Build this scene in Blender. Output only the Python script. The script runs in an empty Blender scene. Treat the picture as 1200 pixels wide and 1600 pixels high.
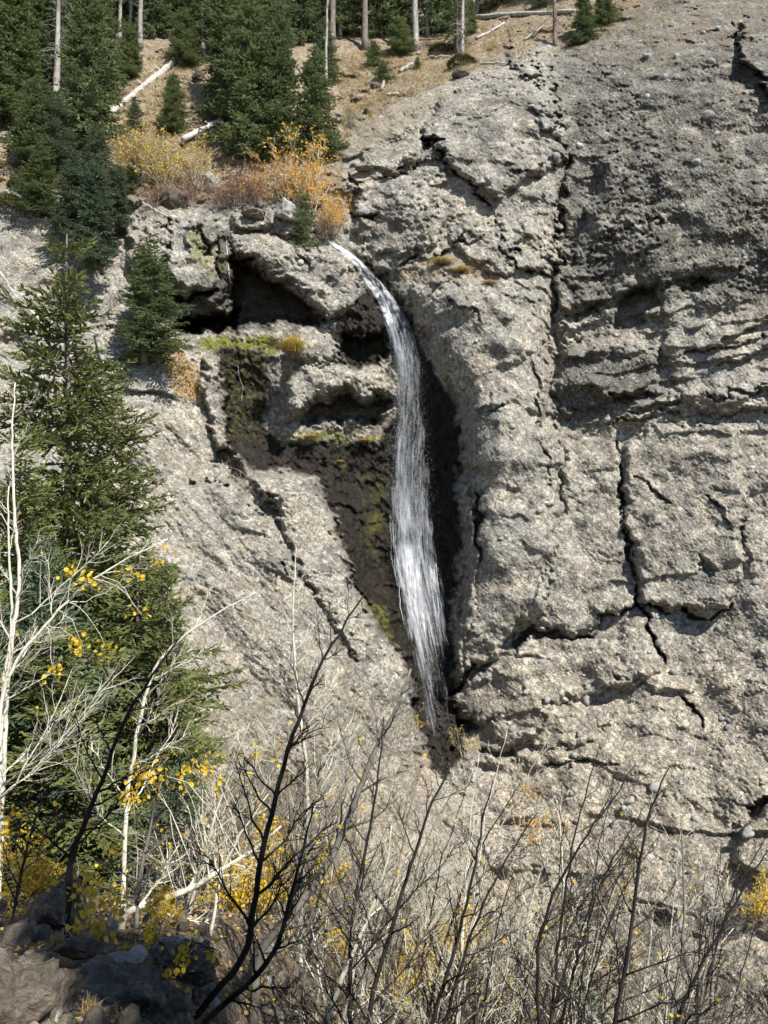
import bpy, math, random
import numpy as np

# ------------------------------------------------------------------ camera, sky, sun, exposure
scene = bpy.context.scene
COL = scene.collection
FPX, PITCH = 1270.0, math.radians(3.0)          # focal length in photograph pixels, upward tilt
cam_data = bpy.data.cameras.new('camera')
cam = bpy.data.objects.new('camera', cam_data); COL.objects.link(cam)
cam_data.sensor_fit = 'VERTICAL'; cam_data.sensor_height = 24.0
cam_data.lens = 24.0 * FPX / 1600.0
cam_data.clip_start = 0.1; cam_data.clip_end = 3000
cam.location = (0, 0, 0); cam.rotation_euler = (math.radians(90) + PITCH, 0, 0)
scene.camera = cam

SUN = np.array([0.41, -0.56, 0.72]); SUN /= np.linalg.norm(SUN)
SUN_EL = math.asin(SUN[2]); SUN_AZ = math.atan2(SUN[0], SUN[1])
world = bpy.data.worlds.new('World'); scene.world = world; world.use_nodes = True
wn = world.node_tree.nodes; wl = world.node_tree.links
sky = wn.new('ShaderNodeTexSky'); sky.sky_type = 'NISHITA'; sky.sun_disc = False
sky.sun_elevation = SUN_EL; sky.sun_rotation = SUN_AZ; sky.altitude = 2800
wl.new(sky.outputs['Color'], wn['Background'].inputs['Color'])
wn['Background'].inputs['Strength'].default_value = 0.09
sd = bpy.data.lights.new('sun', 'SUN'); sd.energy = 4.6; sd.angle = math.radians(0.55); sd.color = (1.0, 0.955, 0.88)
sun = bpy.data.objects.new('sun', sd); COL.objects.link(sun)
from mathutils import Vector
sun.rotation_euler = Vector(SUN).to_track_quat('Z', 'Y').to_euler()
scene.view_settings.view_transform = 'Standard'; scene.view_settings.look = 'None'
scene.view_settings.exposure = 1.02; scene.view_settings.gamma = 1.0
scene.view_settings.use_curve_mapping = False
scene.cycles.max_bounces = 6; scene.cycles.diffuse_bounces = 3; scene.cycles.transparent_max_bounces = 12
scene.cycles.use_denoising = True; scene.cycles.adaptive_threshold = .02

# ------------------------------------------------------------------ helpers
CP, SP = math.cos(PITCH), math.sin(PITCH)
def ray(u, v):
    a = (np.asarray(u, float) - 600) / FPX; b = (800 - np.asarray(v, float)) / FPX
    return a, CP - b * SP, SP + b * CP
def at(u, v, Y):
    """The point at horizontal distance Y seen at photograph pixel (u, v)."""
    dx, dy, dz = ray(u, v); t = np.asarray(Y, float) / dy
    return np.stack(np.broadcast_arrays(dx * t, dy * t, dz * t), -1)
def smooth(a, b, x):
    t = np.clip((x - a) / (b - a), 0, 1); return t * t * (3 - 2 * t)
def hsh(ix, iy, s):
    h = (ix.astype(np.int64) * 374761393 + iy.astype(np.int64) * 668265263 + s * 1442695041) & 0xffffffff
    h = ((h ^ (h >> 13)) * 1274126177) & 0xffffffff
    return ((h ^ (h >> 16)) & 0xffffff) / float(0xffffff)
def gnoise(x, y, s):
    xi = np.floor(x).astype(np.int64); yi = np.floor(y).astype(np.int64); fx = x - xi; fy = y - yi
    wx = fx * fx * fx * (fx * (fx * 6 - 15) + 10); wy = fy * fy * fy * (fy * (fy * 6 - 15) + 10)
    def g(i, j):
        a = hsh(xi + i, yi + j, s) * 6.2831853
        return np.cos(a) * (fx - i) + np.sin(a) * (fy - j)
    return ((g(0, 0) * (1 - wx) + g(1, 0) * wx) * (1 - wy) + (g(0, 1) * (1 - wx) + g(1, 1) * wx) * wy) * 1.5
def fbm(x, y, s, o=4, gain=.5, lac=2.03):
    r = 0; a = 1
    for k in range(o):
        r = r + a * gnoise(x, y, s + k * 17); x = x * lac + 3.1; y = y * lac + 7.7; a *= gain
    return r
def ridged(x, y, s, o=4):
    r = 0; a = 1
    for k in range(o):
        r = r + a * (1 - np.abs(gnoise(x, y, s + k * 13)) * 2); x = x * 2.1 + 1.3; y = y * 2.1 + 5.1; a *= .5
    return r / 1.9
def vor(x, y, s):
    """nearest-point distance, second distance and a random number per cell"""
    xi = np.floor(x).astype(np.int64); yi = np.floor(y).astype(np.int64)
    f1 = np.full(x.shape, 9.); f2 = np.full(x.shape, 9.); cr = np.zeros(x.shape)
    for i in (-1, 0, 1):
        for j in (-1, 0, 1):
            a = hsh(xi + i, yi + j, s); b = hsh(xi + i, yi + j, s + 5)
            d = np.hypot(xi + i + a - x, yi + j + b - y)
            m = d < f1
            f2 = np.where(m, f1, np.minimum(f2, d)); cr = np.where(m, hsh(xi + i, yi + j, s + 9), cr); f1 = np.where(m, d, f1)
    return f1, f2, cr
def sdf(poly, u, v):
    """signed distance in pixels, positive inside the polygon"""
    p = np.asarray(poly, float); d = np.full(u.shape, 1e9); ins = np.zeros(u.shape, bool)
    for (x0, y0), (x1, y1) in zip(p, np.roll(p, -1, 0)):
        ex, ey = x1 - x0, y1 - y0; t = np.clip(((u - x0) * ex + (v - y0) * ey) / (ex * ex + ey * ey + 1e-9), 0, 1)
        d = np.minimum(d, np.hypot(u - x0 - t * ex, v - y0 - t * ey))
        c = (y0 > v) != (y1 > v)
        ins ^= c & (u < ex * (v - y0) / (ey if abs(ey) > 1e-9 else 1e-9) + x0)
    return np.where(ins, d, -d)
def linedist(pts, u, v):
    p = np.asarray(pts, float); d = np.full(u.shape, 1e9); side = np.zeros(u.shape); al = np.zeros(u.shape)
    n = len(p) - 1
    for k in range(n):
        (x0, y0), (x1, y1) = p[k], p[k + 1]; ex, ey = x1 - x0, y1 - y0
        t = np.clip(((u - x0) * ex + (v - y0) * ey) / (ex * ex + ey * ey + 1e-9), 0, 1)
        q = np.hypot(u - x0 - t * ex, v - y0 - t * ey); m = q < d
        d = np.where(m, q, d); side = np.where(m, np.sign((u - x0) * ey - (v - y0) * ex), side); al = np.where(m, (k + t) / n, al)
    return d, side, al

def mesh_np(name, V, quads=None, tris=None, smooth_shade=True):
    me = bpy.data.meshes.new(name)
    V = np.asarray(V, np.float32); fs = []; ls = []
    nq = 0 if quads is None else len(quads); nt = 0 if tris is None else len(tris)
    me.vertices.add(len(V)); me.vertices.foreach_set('co', V.ravel())
    loops = np.concatenate(([np.asarray(quads).ravel()] if nq else []) + ([np.asarray(tris).ravel()] if nt else [])).astype(np.int32)
    me.loops.add(len(loops)); me.loops.foreach_set('vertex_index', loops)
    start = np.concatenate([np.arange(nq) * 4, nq * 4 + np.arange(nt) * 3]).astype(np.int32)
    me.polygons.add(nq + nt); me.polygons.foreach_set('loop_start', start)
    me.polygons.foreach_set('use_smooth', np.full(nq + nt, smooth_shade))
    me.update(calc_edges=True)
    return me
def colattr(me, name, rgba):
    a = me.color_attributes.new(name, 'FLOAT_COLOR', 'POINT'); a.data.foreach_set('color', np.asarray(rgba, np.float32).ravel())
def obj(name, me, mat=None, parent=None, loc=None, rot=None, scale=None):
    o = bpy.data.objects.new(name, me); COL.objects.link(o)
    if mat is not None and me is not None and len(me.materials) == 0: me.materials.append(mat)
    if parent is not None: o.parent = parent
    if loc is not None: o.location = loc
    if rot is not None: o.rotation_euler = rot
    if scale is not None: o.scale = scale if hasattr(scale, '__len__') else (scale,) * 3
    return o
def skin(o, mat):
    """a material of this object's own on a mesh it shares"""
    if not len(o.data.materials): o.data.materials.append(None)
    o.material_slots[0].link = 'OBJECT'; o.material_slots[0].material = mat
    return o
def tag(o, label=None, cat=None, group=None, kind=None):
    if label: o['label'] = label
    if cat: o['category'] = cat
    if group: o['group'] = group
    if kind: o['kind'] = kind
    return o
def thing(name, label, cat, loc=(0, 0, 0), rz=0, group=None):
    o = bpy.data.objects.new(name, None); COL.objects.link(o); o.location = loc; o.rotation_euler = (0, 0, rz)
    o.empty_display_size = .2
    return tag(o, label, cat, group)
def copy_tree(o, parent=None):
    c = o.copy(); COL.objects.link(c)
    if parent is not None: c.parent = parent
    for ch in o.children: copy_tree(ch, c)
    return c
class MB:
    """collects vertices, quads and triangles of ONE mesh"""
    def __init__(s): s.v = []; s.q = []; s.t = []; s.c = []; s.n = 0
    def add(s, V, q=None, t=None, c=None):
        V = np.asarray(V, float).reshape(-1, 3)
        if q is not None and len(q): s.q.append(np.asarray(q).reshape(-1, 4) + s.n)
        if t is not None and len(t): s.t.append(np.asarray(t).reshape(-1, 3) + s.n)
        s.c.append(np.broadcast_to(np.asarray(c if c is not None else (1, 1, 1, 1), float), (len(V), 4)))
        s.v.append(V); s.n += len(V)
    def mesh(s, name, sm=True):
        me = mesh_np(name, np.concatenate(s.v), np.concatenate(s.q) if s.q else None, np.concatenate(s.t) if s.t else None, sm)
        colattr(me, 'tint', np.concatenate(s.c)); return me
def unit(a): return a / (np.linalg.norm(a, axis=-1, keepdims=True) + 1e-9)
def tubes(mb, P, R, k=5, c=None, cap=True):
    """B polylines of n points: P (B,n,3), R (B,n)"""
    P = np.asarray(P, float); R = np.asarray(R, float)
    if P.ndim == 2: P = P[None]; R = R[None]
    B, n, _ = P.shape
    T = unit(np.gradient(P, axis=1))
    ref = np.where(np.abs(T[:, :1, 2:3]) > .9, np.array([1., 0, 0]), np.array([0, 0, 1.]))
    A = unit(np.cross(T, np.broadcast_to(ref, T.shape))); Bn = np.cross(T, A)
    an = np.arange(k) / k * 2 * np.pi
    V = P[:, :, None] + R[:, :, None, None] * (A[:, :, None] * np.cos(an)[None, None, :, None] + Bn[:, :, None] * np.sin(an)[None, None, :, None])
    b = (np.arange(B) * n * k)[:, None, None]; i = (np.arange(n - 1) * k)[None, :, None]; j = np.arange(k)[None, None]; j2 = (j + 1) % k
    q = np.stack([b + i + j, b + i + j2, b + i + k + j2, b + i + k + j], -1).reshape(-1, 4)
    t = None
    if cap and k >= 3:
        e0 = (np.arange(B) * n * k)[:, None]; f = np.arange(1, k - 1)[None]
        t0 = np.stack([e0 + 0 * f, e0 + f + 1, e0 + f], -1).reshape(-1, 3)
        e1 = e0 + (n - 1) * k
        t = np.concatenate([t0, np.stack([e1 + 0 * f, e1 + f, e1 + f + 1], -1).reshape(-1, 3)])
    mb.add(V, q, t, c)
def resample(P, n):
    P = np.asarray(P, float); d = np.r_[0, np.cumsum(np.linalg.norm(np.diff(P, axis=0), axis=1))]; s = np.linspace(0, d[-1], n)
    # smooth through the points: linear, then a little averaging
    Q = np.stack([np.interp(s, d, P[:, k]) for k in range(P.shape[1])], -1)
    for _ in range(max(1, n // (2 * len(P)))):
        Q[1:-1] = (Q[:-2] + 2 * Q[1:-1] + Q[2:]) / 4
    return Q

# ------------------------------------------------------------------ materials
MATS = {}
def new_mat(name):
    m = bpy.data.materials.new(name); m.use_nodes = True; nt = m.node_tree
    MATS[name] = m
    return m, nt.nodes, nt.links, nt.nodes['Principled BSDF']
class NB:
    def __init__(s, nt): s.n = nt.nodes; s.l = nt.links
    def put(s, sock, val):
        if hasattr(val, 'is_linked') or hasattr(val, 'links'): s.l.new(val, sock)
        else:
            if hasattr(sock.default_value, '__len__') and hasattr(val, '__len__') and len(val) == 3 and len(sock.default_value) == 4: val = (*val, 1)
            sock.default_value = val
    def noise(s, vec, scale, detail=4, rough=.55, dist=0.):
        n = s.n.new('ShaderNodeTexNoise'); s.put(n.inputs['Vector'], vec); n.inputs['Scale'].default_value = scale
        n.inputs['Detail'].default_value = detail; n.inputs['Roughness'].default_value = rough; n.inputs['Distortion'].default_value = dist
        return n.outputs['Fac']
    def voronoi(s, vec, scale, feat='F1', rnd=1.):
        n = s.n.new('ShaderNodeTexVoronoi'); n.feature = feat; s.put(n.inputs['Vector'], vec); n.inputs['Scale'].default_value = scale
        n.inputs['Randomness'].default_value = rnd
        return n
    def math(s, op, a, b=0., c=0., clamp=False):
        n = s.n.new('ShaderNodeMath'); n.operation = op; n.use_clamp = clamp
        s.put(n.inputs[0], a); s.put(n.inputs[1], b)
        if op in ('MULTIPLY_ADD',): s.put(n.inputs[2], c)
        return n.outputs[0]
    def mapr(s, v, a, b, c=0., d=1.):
        n = s.n.new('ShaderNodeMapRange'); s.put(n.inputs['Value'], v)
        for k, x in zip(('From Min', 'From Max', 'To Min', 'To Max'), (a, b, c, d)): n.inputs[k].default_value = x
        return n.outputs['Result']
    def mix(s, f, a, b, mode='MIX'):
        n = s.n.new('ShaderNodeMix'); n.data_type = 'RGBA'; n.blend_type = mode
        s.put(n.inputs['Factor'], f); s.put(n.inputs[6], a); s.put(n.inputs[7], b)
        return n.outputs[2]
    def ramp(s, f, stops):
        n = s.n.new('ShaderNodeValToRGB'); s.put(n.inputs[0], f); e = n.color_ramp.elements
        while len(e) < len(stops): e.new(.5)
        for k, (p, c) in enumerate(stops): e[k].position = p; e[k].color = (*c, 1)
        return n.outputs['Color']
    def attr(s, name):
        n = s.n.new('ShaderNodeAttribute'); n.attribute_name = name; return n
    def sep(s, c):
        n = s.n.new('ShaderNodeSeparateColor'); s.put(n.inputs[0], c); return n.outputs
    def bump(s, h, strength, dist, normal=None):
        n = s.n.new('ShaderNodeBump'); s.put(n.inputs['Height'], h); n.inputs['Strength'].default_value = strength; n.inputs['Distance'].default_value = dist
        if normal is not None: s.l.new(normal, n.inputs['Normal'])
        return n.outputs['Normal']
    def pos(s):
        return s.n.new('ShaderNodeTexCoord').outputs['Object']
    def scalevec(s, v, sc):
        n = s.n.new('ShaderNodeMapping'); s.put(n.inputs['Vector'], v); n.inputs['Scale'].default_value = sc; return n.outputs[0]
    def rnd(s):
        return s.n.new('ShaderNodeObjectInfo').outputs['Random']

def make_rock():
    m, n, l, bs = new_mat('cliff_rock'); b = NB(m.node_tree); p = b.pos()
    A = b.sep(b.attr('mask').outputs['Color']); wet, moss, soil = A[0], A[1], A[2]
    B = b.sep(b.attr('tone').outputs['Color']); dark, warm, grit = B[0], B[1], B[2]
    big = b.noise(p, .45, 4, .6, .4)
    mid = b.noise(p, 2.6, 4, .65)
    fine = b.noise(p, 19, 3, .7)
    base = b.ramp(big, [(.28, (.214, .202, .174)), (.5, (.300, .281, .239)), (.72, (.388, .358, .297))])
    warmc = b.ramp(mid, [(.3, (.30, .266, .211)), (.55, (.38, .338, .268)), (.75, (.45, .40, .318))])
    c = b.mix(warm, base, warmc)
    vc = b.voronoi(p, 5.2); cl = b.sep(vc.outputs['Color'])
    spk = b.mapr(cl[0], 0, 1, .62, 1.26)
    vc2 = b.voronoi(b.scalevec(p, (1, 1, 1.25)), 12.5); spk2 = b.mapr(b.sep(vc2.outputs['Color'])[1], 0, 1, .58, 1.30)
    c = b.mix(1., c, b.math('MULTIPLY', spk, spk2), 'MULTIPLY')
    # bluish grey and rusty clasts here and there
    c = b.mix(b.mapr(cl[2], .86, .9, 0, .55), c, (.17, .185, .19))
    c = b.mix(b.mapr(cl[1], .95, .97, 0, .35), c, (.24, .17, .13))
    c = b.mix(1., c, b.mapr(mid, .25, .75, .72, 1.22), 'MULTIPLY')
    c = b.mix(1., c, b.mapr(fine, .28, .72, .50, 1.34), 'MULTIPLY')
    # dark tone: speckled, where the mask allows it
    darkf = b.math('MULTIPLY', b.mapr(dark, 0, 1, 0, 1.45), b.mapr(b.noise(p, 9, 4, .78), .34, .56, 0, 1), clamp=True)
    c = b.mix(darkf, c, (.046, .043, .037))
    soilc = b.ramp(b.noise(p, 3.5, 4, .7), [(.32, (.085, .062, .042)), (.46, (.18, .138, .092)), (.58, (.27, .215, .145)), (.72, (.38, .32, .215))])
    c = b.mix(b.math('MULTIPLY', soil, b.mapr(fine, .3, .6, .55, 1.05), clamp=True), c, soilc)
    mossc = b.ramp(b.noise(p, 6, 3, .7), [(.3, (.05, .048, .012)), (.5, (.13, .13, .022)), (.7, (.24, .235, .035))])
    c = b.mix(moss, c, mossc)
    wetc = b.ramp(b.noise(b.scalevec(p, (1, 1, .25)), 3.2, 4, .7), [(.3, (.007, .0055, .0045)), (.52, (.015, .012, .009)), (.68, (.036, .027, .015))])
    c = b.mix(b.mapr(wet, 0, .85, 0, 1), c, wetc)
    c = b.mix(b.math('MULTIPLY', b.math('MULTIPLY', moss, wet), .6), c, mossc)
    l.new(c, bs.inputs['Base Color'])
    gl = b.mapr(b.noise(p, 5, 3, .7), .45, .65, .62, .24); l.new(b.math('MINIMUM', b.mapr(wet, 0, .6, .92, .55), b.math('ADD', gl, b.mapr(wet, .4, .9, .6, 0))), bs.inputs['Roughness'])
    bs.inputs['Specular IOR Level'].default_value = .2
    h = b.math('ADD', b.math('MULTIPLY', b.noise(p, 8, 4, .7), .7), b.math('MULTIPLY', b.noise(p, 34, 2, .7), .3))
    h = b.math('ADD', h, b.math('MULTIPLY', vc2.outputs['Distance'], -.35))
    pit = b.voronoi(p, 9.5); h = b.math('ADD', h, b.math('MULTIPLY', b.mapr(pit.outputs['Distance'], .06, .26, -1, 0), b.mapr(b.sep(pit.outputs['Color'])[0], .62, .66, 0, .9)))
    l.new(b.bump(h, 1., .085), bs.inputs['Normal'])
    return m
ROCK = make_rock()
# ------------------------------------------------------------------ the cliff: one relief, cut into its faces
# control points (photograph column, row, distance in metres) for the broad shape of the gorge wall
CPTS = [
 # forest slope
 (-300,-150,84),(0,-150,84),(300,-150,84),(600,-150,84),(800,-150,82),(-300,0,70),(0,0,70),(200,0,70),(400,0,70),(600,0,70),(750,0,68),(-300,100,58),(0,100,58),(200,100,58),(400,100,58),
 (600,100,57.5),(720,100,55),(-300,200,51),(100,200,51),(300,200,51),(450,200,51),(560,180,52),(250,265,47.5),(400,275,47.2),(470,320,46),(100,270,46.5),(-100,270,46),(-300,280,46),
 # right wall
 (850,-100,66),(1000,-100,66),(1200,-100,62),(1500,-100,60),(850,20,58),(950,20,55.5),(1050,20,52),(1200,20,50),(1500,20,48),(900,110,49.5),(1000,110,47.5),(1100,110,46.5),(1200,110,46),(1500,110,44),
 (890,200,46.4),(960,220,45.4),(1050,230,44),(1200,230,43.5),(1500,230,42),(890,350,45),(960,350,43.8),(1080,350,43),(1200,350,42),(1500,350,40),(890,450,44.4),(1000,460,43.2),(1200,460,41.4),(1500,460,39),
 (890,560,43.6),(1000,560,42.6),(1200,560,41),(890,660,42.8),(1000,670,41.8),(1100,680,40.6),(1200,680,39.6),(1500,680,37),(900,800,41.6),(1000,800,40.5),(1100,800,39.4),(1200,800,38.4),(1500,800,35.5),
 (900,930,40.6),(1000,930,39.6),(1100,930,38.6),(1200,930,37.2),(1500,930,34),(800,1020,40.4),(900,1040,39.6),(1000,1050,38.6),(1100,1060,37.4),(1200,1060,36),(1500,1060,33),
 (760,1160,39.6),(860,1180,38),(960,1200,36.8),(1080,1200,35.6),(1200,1200,34),(1500,1200,31),(760,1300,37.5),(900,1320,35.2),(1050,1340,33),(1200,1340,31),(1500,1340,28),(800,1500,33.5),(1000,1500,29.5),(1200,1500,26.5),(1500,1500,24),
 (600,1650,31),(800,1700,28),(1000,1700,25.5),(1200,1700,23),(1500,1700,21),
 # middle pillar, right of the fall
 (560,150,54),(640,150,51),(700,140,50),(780,100,51),(830,80,52),(580,230,47.6),(650,200,48),(720,180,47.4),(800,150,47.6),(850,150,48),(570,300,45.8),(650,300,45),(740,280,44.6),(830,260,45),(865,260,46),
 (560,350,45.3),(640,380,44.4),(740,380,43.8),(830,360,44),(865,380,45.2),(620,430,44),(700,450,43),(800,450,42.6),(850,450,43.2),(870,500,44),(690,540,43),(760,560,41.8),(830,560,42),(868,600,43.4),
 (720,660,42.6),(770,680,41.4),(830,680,41.4),(865,700,42.6),(740,800,42),(790,820,40.8),(850,820,41),(730,950,41.6),(790,950,40.6),(840,960,40.6),(720,1050,41),
 # fall recess
 (545,390,45),(580,440,44.6),(600,500,44.8),(640,560,44.8),(690,640,44),(650,660,45),(600,680,45),(650,760,44.9),(690,760,43.8),(600,780,45.4),(540,760,45.2),(660,880,44.4),(600,900,45),(470,715,44.6),(690,900,43.2),(670,1000,43),(680,1080,42),(690,1140,41.2),(650,1150,41),
 # left side of the recess
 (200,330,45.4),(250,330,45),(320,330,45.2),(360,350,45.4),(420,340,45),(480,380,44.8),(250,420,44.2),(330,420,44.2),(430,400,44),(500,440,44),(300,480,44),(540,520,44.6),(300,540,43.2),(380,540,43.2),(480,540,43.2),(560,590,43.6),(380,620,43.8),
 (480,600,43.2),(330,620,42.6),(420,680,43.6),(520,680,43.6),(330,700,42.2),(430,720,43.4),(500,720,43.8),
 # buttress and gravel slope
 (420,745,42),(480,760,41.8),(520,830,41.2),(450,850,40.6),(560,930,40.4),(600,1000,40.2),(640,1070,40.6),(280,620,41),(240,700,38.6),(330,780,39.6),(380,820,39.4),(420,900,38.8),(480,980,38.2),(560,1080,38.2),(620,1150,39),
 (250,850,36.2),(320,950,35.4),(420,1060,34.8),(520,1160,35),(620,1250,36),(250,1050,31.5),(350,1160,30.5),(450,1260,31),(550,1350,31.5),(650,1400,33),(250,1250,26.5),(400,1400,26.5),(550,1500,27.5),(400,1650,24.5),(200,1500,23),(200,1700,21.5),
 # left wall
 (-300,330,43),(0,330,44),(90,330,44.6),(150,360,44.6),(-300,450,41),(0,450,42),(80,470,42),(160,480,42.6),(-300,600,37),(0,560,39.6),(80,600,39.2),(160,600,40),(0,700,35.5),(100,750,35.8),(180,760,36.8),(-300,800,31),(0,850,31),(120,880,32),(0,1000,27),(120,1050,28),
 (-300,1000,25),(0,1200,22.5),(120,1250,23),(-300,1250,20),(0,1450,19.5),(0,1700,18),(-300,1700,17)]
def tps(pts, U, Vv, lam=.4):
    p = np.array(pts, float); x = p[:, :2] / 100.; n = len(p)
    def k(r2): return np.where(r2 > 0, .5 * r2 * np.log(r2 + 1e-12), 0)
    r2 = ((x[:, None] - x[None]) ** 2).sum(-1)
    A = np.zeros((n + 3, n + 3)); A[:n, :n] = k(r2) + lam * np.eye(n); A[:n, n] = 1; A[:n, n + 1:] = x; A[n, :n] = 1; A[n + 1:, :n] = x.T
    w = np.linalg.solve(A, np.r_[p[:, 2], 0, 0, 0])
    q = np.stack([U.ravel(), Vv.ravel()], -1) / 100.; out = np.zeros(len(q))
    for a in range(0, len(q), 20000):
        qq = q[a:a + 20000]; out[a:a + 20000] = k(((qq[:, None] - x[None]) ** 2).sum(-1)) @ w[:n] + w[n] + qq @ w[n + 1:]
    return out.reshape(U.shape)
U0, U1, V0, V1, ST = -200, 1400, -120, 1640, 2.1
us = np.arange(U0, U1 + .1, ST); vs = np.arange(V0, V1 + .1, ST); UU, VV = np.meshgrid(us, vs)
cu = np.arange(U0 - 10, U1 + 20, 10.); cv = np.arange(V0 - 10, V1 + 20, 10.)
coarse = tps(CPTS, *np.meshgrid(cu, cv))
def bil(G, u, v, x0, y0, st):
    a = (np.asarray(u, float) - x0) / st; b = (np.asarray(v, float) - y0) / st
    i = np.clip(np.floor(a).astype(int), 0, G.shape[1] - 2); j = np.clip(np.floor(b).astype(int), 0, G.shape[0] - 2); a = a - i; b = b - j
    return (G[j, i] * (1 - a) + G[j, i + 1] * a) * (1 - b) + (G[j + 1, i] * (1 - a) + G[j + 1, i + 1] * a) * b
D0 = bil(coarse, UU, VV, cu[0], cv[0], 10.)
W0 = at(UU, VV, D0); WX = W0[..., 0]; WZ = W0[..., 2] + .35 * D0          # metric coordinates for the relief
# wobble the outlines so nothing follows a straight line
w1 = fbm(WX * .8, WZ * .8, 3, 4); w2 = fbm(WX * .8 + 40, WZ * .8, 4, 4)
w3 = fbm(WX * 3.1, WZ * 3.1, 5, 3); w4 = fbm(WX * 3.1, WZ * 3.1 + 50, 6, 3)
Uj = UU + 9 * w1 + 3.5 * w3; Vj = VV + 9 * w2 + 3.5 * w4
REL = np.zeros(UU.shape)                                                  # metres towards the camera
def win(pts, pad):
    p = np.asarray(pts, float); a = np.clip(np.searchsorted(us, p[:, 0].min() - pad), 0, len(us) - 1); b = np.searchsorted(us, p[:, 0].max() + pad)
    c = np.clip(np.searchsorted(vs, p[:, 1].min() - pad), 0, len(vs) - 1); d = np.searchsorted(vs, p[:, 1].max() + pad)
    return np.s_[c:d, a:b]
def block(poly, h, r, under=0.):
    """a rounded mass standing proud by h metres, its shoulders r pixels wide"""
    s = win(poly, 40); d = sdf(poly, Uj[s], Vj[s]); t = np.clip(d / r, 0, 1)
    REL[s] += h * np.sqrt(np.clip(1 - (1 - t) ** 2, 0, 1))
def cave(poly, d, soft):
    s = win(poly, 40); q = sdf(poly, Uj[s], Vj[s]); REL[s] -= d * smooth(-1.5, soft, q)
def crack(pts, w, d, lip=0.):
    """a joint: a broken fissure of changing width, the rock on one side standing a little proud"""
    s = win(pts, 80); q, sd_, al = linedist(pts, UU[s] + 11 * w1[s] + 2.5 * w3[s], VV[s] + 11 * w2[s] + 2.5 * w4[s]); br = fbm(WX[s] * .9 + 11, WZ[s] * .9, int(pts[0][0]), 3)
    tw = w * .52 * (1 - .8 * np.abs(al * 2 - 1) ** 3) * np.clip(.62 + 1.5 * br + .5 * w3[s], .08, 1.7)
    REL[s] -= d * .8 * (1 - smooth(tw * .25, tw + 1.2, q)) * smooth(.15, .6, tw)
    h = abs(lip) if lip else .22
    REL[s] += h * np.exp(-(q / 34) ** 2) * (sd_ * (np.sign(lip) if lip else 1) > 0) * np.clip(1.6 - 1.6 * np.abs(al * 2 - 1) ** 2, 0, 1)
def blur(lo, hi, x): return smooth(lo, hi, x)

# broad roughness regions
rightw = smooth(845, 900, Uj)                                             # right wall
slope = sdf([(-400,-400),(-400,275),(60,298),(180,300),(300,322),(420,312),(500,362),(543,345),(535,262),(560,178),(640,140),(720,122),(800,84),(850,66),(900,72),(960,40),(1040,-20),(1100,-400)], Uj, Vj)
forest = smooth(-8, 10, slope)
talus = smooth(-30, 30, sdf([(180,640),(260,650),(330,770),(420,880),(520,1010),(620,1120),(700,1190),(780,1300),(820,1700),(-300,1700),(-300,900),(100,820)], Uj, Vj))
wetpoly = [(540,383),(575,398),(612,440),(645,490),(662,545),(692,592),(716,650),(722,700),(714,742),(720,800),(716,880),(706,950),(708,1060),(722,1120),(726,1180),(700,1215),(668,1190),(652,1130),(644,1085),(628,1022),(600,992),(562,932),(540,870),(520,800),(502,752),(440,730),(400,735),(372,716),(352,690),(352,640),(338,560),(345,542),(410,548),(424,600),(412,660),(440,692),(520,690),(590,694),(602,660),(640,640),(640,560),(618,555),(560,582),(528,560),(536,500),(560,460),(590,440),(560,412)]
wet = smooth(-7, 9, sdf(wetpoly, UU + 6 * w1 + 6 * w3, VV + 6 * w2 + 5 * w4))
wet_low = smooth(690, 760, VV) * wet
cliffm = 1 - forest

# --- masses
block([(362,366),(420,362),(478,384),(535,396),(566,440),(560,470),(536,492),(512,500),(484,470),(455,440),(420,424),(386,398),(366,394)], 1.1, 16)          # overhanging block beside the lip
block([(440,312),(462,330),(470,372),(420,362),(372,358),(360,340),(400,322)], .8, 16)                                                                     # rock on top of it
block([(196,338),(300,338),(352,352),(362,400),(358,470),(335,480),(300,470),(268,455),(235,470),(205,440)], .9, 14)                                       # left columns
block([(262,395),(310,385),(335,410),(330,452),(290,455),(266,440)], .7, 12)
block([(292,340),(332,340),(345,372),(322,392),(290,380)], .6, 10)
block([(225,350),(262,350),(268,400),(240,420),(215,395)], .5, 10)
block([(270,474),(330,466),(362,484),(330,496),(275,498)], .5, 7)
block([(458,530),(500,524),(532,548),(520,566),(470,574),(452,560)], 1.0, 13)                                                                             # ledge rocks beside the grass tuft
block([(446,585),(475,570),(530,562),(566,572),(612,560),(616,620),(570,628),(545,612),(500,618),(470,648),(440,640)], 1.15, 15)
block([(432,600),(462,600),(478,636),(456,662),(428,660)], .6, 12)
block([(314,560),(336,546),(350,590),(362,650),(356,700),(334,700),(322,650),(312,610)], .9, 9)                                                           # pale rib at the left of the trickle
block([(540,470),(575,462),(602,492),(596,520),(560,530),(532,520)], .7, 12)                                                                              # wet knobs under the lip
BUT = [(384,752),(398,742),(440,734),(492,744),(515,790),(548,880),(560,932),(600,992),(630,1026),(650,1085),(660,1200),(500,1600),(-400,1600),(-400,760)]
bd = sdf(BUT, Uj, Vj); REL += 2.9 * np.sqrt(np.clip(1 - (1 - np.clip(bd / 13, 0, 1)) ** 2, 0, 1)) * smooth(-110, 70, UU - 330 - (VV - 742) * .30) * (1 - smooth(1050, 1300, VV))     # buttress in front of the recess
block([(560,900),(600,935),(622,985),(628,1020),(600,1000),(572,950)], .6, 9)
block([(652,214),(690,150),(760,112),(830,100),(878,160),(884,240),(872,262),(820,282),(775,310),(748,288),(715,268),(690,238)], .75, 15)                  # upper head of the pillar
block([(548,290),(600,268),(650,280),(690,300),(700,360),(660,395),(610,400),(560,380)], .55, 18)
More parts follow.
